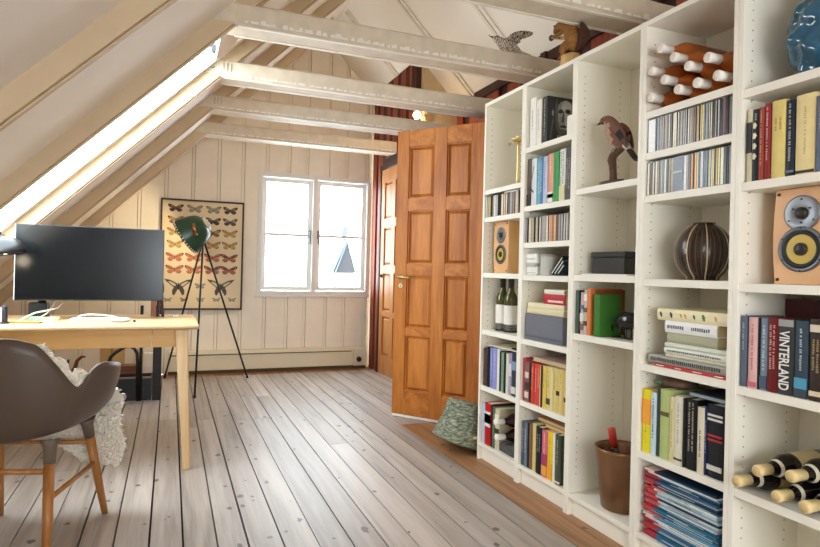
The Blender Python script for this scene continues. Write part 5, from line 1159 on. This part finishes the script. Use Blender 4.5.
# ================================================================== STUFFED ANIMALS
def loft(mb, path, n=20, mi=0, side=(0, 1, 0)):
    """path: (point, half-width across `side`, half-height); rings stay square to the path"""
    P = [Vector(p[0]) for p in path]; rs = []; S = Vector(side).normalized()
    for i, p in enumerate(P):
        d = (P[min(i+1, len(P)-1)]-P[max(i-1, 0)]).normalized()
        a = (S-d*S.dot(d)).normalized(); b = a.cross(d).normalized()
        rs.append([tuple(p+a*math.cos(2*math.pi*j/n)*path[i][1]+b*math.sin(2*math.pi*j/n)*path[i][2]) for j in range(n)])
    return mb.rings(rs, mi, True)
def paint(mb, fn, start=0):
    for i in range(start, len(mb.f)):
        c = Vector((0, 0, 0))
        for k in mb.f[i]: c += Vector(mb.v[k])
        mb.m[i] = fn(c/len(mb.f[i]))
fur = lambda h, v=.22, s=70: plain(h, .85, var=v, scale=s, bump=.3)

# jay on a branch, facing along the shelf towards the door
JX = 1.685; J = lambda y, z, dx=0: Vector((JX+dx, y, z)); side = (1, 0, 0)
jy = thing('stuffed_jay', 'stuffed pinkish-brown jay perched on a mounted branch', 'stuffed bird', (JX, 1.92, 1.4345))
mb = MB()
loft(mb, [(J(1.998, 1.704), .004, .004), (J(1.990, 1.705), .013, .012), (J(1.976, 1.707), .018, .018), (J(1.960, 1.706), .021, .021), (J(1.945, 1.697), .023, .024), (J(1.934, 1.680), .028, .031),
          (J(1.922, 1.655), .034, .039), (J(1.906, 1.630), .035, .040), (J(1.886, 1.608), .031, .034), (J(1.864, 1.590), .022, .024), (J(1.845, 1.575), .014, .014), (J(1.832, 1.565), .006, .006)], 24, 0, side)
def jc(c):
    if c.y > 1.984 and c.z < 1.703: return 2
    if c.y > 1.964 and c.z < 1.697: return 2
    if c.y > 1.955 and c.z > 1.715: return 3
    if c.z < 1.690 and c.y > 1.893+(c.z-1.60)*.22: return 1
    return 0
paint(mb, jc)
mb.build('body', [fur('7d5243'), fur('b3937a'), fur('1c1714'), fur('50423a')], jy, subd=1)
mb = MB(); loft(mb, [(J(1.993, 1.704), .006, .007), (J(2.006, 1.701), .0045, .005), (J(2.023, 1.698), .001, .001)], 10, 0, side); mb.build('beak', plain('1a1512', .3), jy)
for sg in (1, -1):
    mb = MB(); mb.ball(tuple(J(1.973, 1.711, sg*.0175)), .0036, 10, 6); mb.build('eye', plain('0c0a0a', .1, spec=.8), jy)
    mb = MB()
    loft(mb, [(J(1.910, 1.684, sg*.020), .006, .008), (J(1.888, 1.664, sg*.029), .007, .015), (J(1.864, 1.634, sg*.029), .006, .016), (J(1.842, 1.600, sg*.022), .005, .012), (J(1.820, 1.560, sg*.014), .003, .006)], 14, 0, side)
    paint(mb, lambda c: 0 if c.z > 1.640 else (1 if c.z > 1.630 else (2 if c.z > 1.606 else 3)))
    mb.build('wing', [fur('7a5244'), fur('a3a8b0'), fur('2a2624'), fur('5a4a40')], jy, subd=1)
mb = MB(); loft(mb, [(J(1.850, 1.580), .016, .011), (J(1.826, 1.556), .016, .008), (J(1.800, 1.526), .018, .006), (J(1.787, 1.508), .014, .003)], 12, 0, side)
paint(mb, lambda c: 0 if c.z < 1.552 else 1); mb.build('tail', [fur('2a2624'), fur('cfc6b4')], jy)
for sg in (1, -1):
    mb = MB(); mb.tube([J(1.892, 1.590, sg*.013), J(1.888, 1.572, sg*.011)], [.004, .003], 6)
    for q in (-.010, 0, .010): mb.tube([J(1.888, 1.572, sg*.011+q), J(1.900, 1.568, sg*.011+q), J(1.906, 1.558, sg*.011+q)], .002, 5)
    mb.build('leg', plain('5a4436', .6), jy)
br = wood('3f2a1e', '6e4c36', 'Z', 30, .3, .8, bump=.5)
mb = MB(); mb.tube([J(1.914, 1.444), J(1.915, 1.475), J(1.919, 1.510), J(1.925, 1.532), J(1.918, 1.548), J(1.900, 1.557), J(1.876, 1.566), J(1.852, 1.580), J(1.836, 1.602), J(1.830, 1.618)], [.016, .0145, .0155, .018, .0175, .014, .0125, .012, .009, .006], 12); mb.build('branch', br, jy)
mb = MB(); mb.prism([(1.683+.027*math.cos(R(a)), 1.925+.066*math.sin(R(a))*(1+.05*math.cos(R(a*5)))) for a in range(0, 360, 12)], 'Z', 1.4345, 1.4465); mb.build('base', wood('3a241a', '5a3e2e', 'Y', 18, .2, .6), jy, .002)

# squirrel on top of the bookcase
SX = 1.702; SQ = Matrix.Translation((SX, 2.228, 2.0205))
sq = thing('stuffed_squirrel', 'stuffed brown squirrel sitting on a small log on top of the bookcases', 'stuffed animal', (SX, 2.228, 2.0205))
mb = MB(); side = (1, 0, 0); S = lambda y, z: SQ @ Vector((0, y, z))
loft(mb, [(S(-.020, .056), .014, .012), (S(-.028, .080), .036, .040), (S(-.025, .112), .042, .046), (S(-.008, .143), .040, .042), (S(.016, .170), .032, .033), (S(.042, .190), .023, .022), (S(.064, .205), .020, .019),
          (S(.086, .217), .024, .024), (S(.106, .216), .022, .021), (S(.122, .207), .014, .013), (S(.133, .200), .007, .007), (S(.137, .198), .003, .003)], 20, 0, side)
for sg in (1, -1):     # haunch, foot, arm, hand and ear grow out of the same body
    loft(mb, [(SQ @ Vector((sg*.018, -.01, .10)), .016, .030), (SQ @ Vector((sg*.034, .012, .088)), .018, .032), (SQ @ Vector((sg*.034, .026, .066)), .014, .020), (SQ @ Vector((sg*.030, .012, .052)), .010, .010), (SQ @ Vector((sg*.030, .045, .048)), .010, .006), (SQ @ Vector((sg*.030, .060, .047)), .006, .004)], 12, 0, side)
    loft(mb, [(SQ @ Vector((sg*.020, .034, .172)), .011, .013), (SQ @ Vector((sg*.027, .066, .160)), .011, .011), (SQ @ Vector((sg*.022, .104, .168)), .009, .009), (SQ @ Vector((sg*.012, .134, .180)), .007, .007), (SQ @ Vector((sg*.006, .148, .185)), .005, .006)], 10, 0, side)
    loft(mb, [(SQ @ Vector((sg*.013, .080, .232)), .008, .010), (SQ @ Vector((sg*.017, .076, .248)), .007, .009), (SQ @ Vector((sg*.018, .074, .262)), .002, .003)], 8, 0, side)
paint(mb, lambda c: 1 if (c.y-2.228 > .006+.35*(c.z-2.12) and 2.10 < c.z < 2.19 and abs(c.x-SX) < .028) else 0)
mb.build('body', [fur('94642f', .35), fur('c8a468', .2)], sq, subd=1)
mb = MB(); loft(mb, [(S(-.030, .060), .010, .010), (S(-.060, .062), .018, .017), (S(-.082, .082), .024, .022), (S(-.090, .112), .026, .022), (S(-.084, .142), .022, .018), (S(-.074, .166), .012, .010), (S(-.070, .178), .003, .003)], 16, 0, side); mb.build('tail', fur('4a2a1a', .35, 50), sq, subd=1)
for sg in (1, -1):
    mb = MB(); mb.ball(tuple(SQ @ Vector((sg*.0215, .106, .221))), .0042, 10, 6); mb.build('eye', plain('0a0808', .1, spec=.8), sq)
mb = MB(); mb.ball(tuple(S(.156, .186)), (.012, .014, .015), 12, 8); mb.build('nut', plain('4a2a16', .5), sq)
mb = MB(); mb.lathe([(.004, 0), (.044, .0), (.046, .004), (.043, .045), (.038, .05), (.004, .05)], 20, M=SQ, wob=lambda a, z: 1+.06*math.sin(a*3)); mb.build('log', wood('a9814c', 'd9b67c', 'Z', 22, .3, .7, bump=.3), sq)

# mottled bird with a raised wing on the collar beam
OY = 2.905; ow = thing('stuffed_woodcock', 'mottled grey-brown stuffed bird with raised wings on the collar beam', 'stuffed bird', (1.77, OY, 2.3075))
mb = MB(); OB = 2.3075
loft(mb, [((1.676, OY, OB+.082), .004, .004), ((1.684, OY, OB+.086), .016, .014), ((1.702, OY, OB+.084), .022, .021), ((1.722, OY, OB+.072), .026, .025), ((1.750, OY, OB+.056), .036, .034), ((1.790, OY, OB+.046), .040, .036), ((1.825, OY, OB+.040), .032, .028), ((1.855, OY, OB+.032), .018, .014), ((1.865, OY, OB+.03), .006, .005)], 20)
def mott(h1, h2, h3):
    m, nt, b = base('mottled_'+h1); N = nt.nodes; L = nt.links
    tc = N.new('ShaderNodeTexCoord'); w = N.new('ShaderNodeTexWave'); w.inputs['Scale'].default_value = 26; w.inputs['Distortion'].default_value = 10; w.inputs['Detail'].default_value = 3; w.inputs['Detail Scale'].default_value = 3
    L.new(tc.outputs['Object'], w.inputs['Vector']); rp = N.new('ShaderNodeValToRGB'); E = rp.color_ramp.elements
    E[0].position = .3; E[0].color = lin(h1); E[1].position = .7; E[1].color = lin(h3); k = E.new(.5); k.color = lin(h2)
    L.new(w.outputs['Fac'], rp.inputs[0]); L.new(rp.outputs[0], b.inputs['Base Color']); b.inputs['Roughness'].default_value = .85; return m
Mo = mott('8a7e70', 'd0c6b8', 'f0e8dc')
mb.build('body', Mo, ow, subd=1)
mb = MB(); loft(mb, [((1.680, OY, OB+.088), .005, .006), ((1.664, OY, OB+.091), .003, .003), ((1.648, OY, OB+.098), .001, .001)], 8); mb.build('beak', plain('3a322c', .4), ow)
for sg in (1, -1):
    mb = MB(); mb.ball((1.694, OY+sg*.019, OB+.091), .004, 10, 6); mb.build('eye', plain('0a0808', .1, spec=.8), ow)
    mb = MB()
    loft(mb, [((1.755, OY+sg*.030, OB+.070), .006, .016), ((1.785, OY+sg*.040, OB+.092), .006, .026), ((1.825, OY+sg*.05, OB+.108), .005, .027), ((1.870, OY+sg*.06, OB+.118), .004, .020), ((1.905, OY+sg*.065, OB+.126), .002, .006)], 14)
    mb.build('wing', mott('2e2822', 'a89c8e', 'e4dccf'), ow, subd=1)
    mb = MB(); mb.tube([(1.775, OY+sg*.014, OB+.02), (1.772, OY+sg*.014, OB+.003)], .003, 6); mb.tube([(1.772, OY+sg*.014, OB+.0025), (1.752, OY+sg*.014, OB+.0025)], .0024, 5); mb.build('leg', plain('6a5a48', .6), ow)
mb = MB(); loft(mb, [((1.850, OY, OB+.034), .016, .010), ((1.885, OY, OB+.022), .028, .005), ((1.915, OY, OB+.014), .034, .003)], 12); mb.build('tail', fur('e2dccf', .1), ow)

# ================================================================== LIGHT
W = bpy.data.worlds.new('world'); bpy.context.scene.world = W; W.use_nodes = True
bg = W.node_tree.nodes['Background']; bg.inputs[0].default_value = (0.89, 0.955, 1.0, 1); bg.inputs[1].default_value = SKY
def portal(name, loc, d, sx, sy):
    l = bpy.data.lights.new(name, 'AREA'); l.shape = 'RECTANGLE'; l.size = sx; l.size_y = sy; l.cycles.is_portal = True
    o = bpy.data.objects.new(name, l); C.objects.link(o)
    z = -Vector(d).normalized(); x = Vector((0, 1, 0)) if abs(z.y) < .9 else Vector((1, 0, 0)); y = z.cross(x).normalized(); x = y.cross(z)
    o.matrix_world = Matrix(((x.x, y.x, z.x, loc[0]), (x.y, y.y, z.y, loc[1]), (x.z, y.z, z.z, loc[2]), (0, 0, 0, 1)))
portal('window_daylight', ((WX0+WX1)/2, YE+.125, (WZ0+WZ1)/2), (0, -1, 0), 1.22, 1.28)
for y0, y1, x0, x1 in SK:  # covers the unseen roof window added for light too
    xm = (x0+x1)/2; portal('roof_window_daylight', (xm, (y0+y1)/2, CZ(xm)+.12), (.7071, 0, -.7071), y1-y0, (x1-x0)*1.4142)
portal('rear_fill_daylight', (.6, YB-.105, 1.08), (0, 1, 0), 1.85, 1.1)  # sky through the unseen rear opening, added as fill
def point(name, loc, watts, col, r=.03):
    l = bpy.data.lights.new(name, 'POINT'); l.energy = watts; l.color = col; l.shadow_soft_size = r
    o = bpy.data.objects.new(name, l); C.objects.link(o); o.location = loc
point('tripod_lamp_glow', tuple(apex+ax*.20), 9, (1, .78, .48))
l = bpy.data.lights.new('clip_spotlight_beam', 'SPOT'); l.energy = 60; l.color = (1, .93, .82); l.spot_size = R(75); l.spot_blend = .5; l.shadow_soft_size = .02
o = bpy.data.objects.new('clip_spotlight_beam', l); C.objects.link(o); o.location = (.285, 3.60, 2.345); o.rotation_euler = (Vector((2.1, 2.75, 2.75))-Vector(o.location)).to_track_quat('-Z', 'Y').to_euler()
point('wall_lamp_glow', (1.985, 4.755, 2.385), 5, (1, .72, .42))
point('desk_lamp_glow', (-.768, 3.40, 1.06), .6, (1, .85, .6))
sc = bpy.context.scene
sc.view_settings.view_transform = 'Standard'; sc.view_settings.look = 'None'; sc.view_settings.gamma = 1; sc.view_settings.use_curve_mapping = False
sc.view_settings.exposure = EXPO
sc.cycles.use_denoising = True; sc.cycles.max_bounces = 10; sc.cycles.diffuse_bounces = 6; sc.cycles.transparent_max_bounces = 12
sc.cycles.sample_clamp_indirect = 6.0; sc.cycles.caustics_reflective = False; sc.cycles.caustics_refractive = False
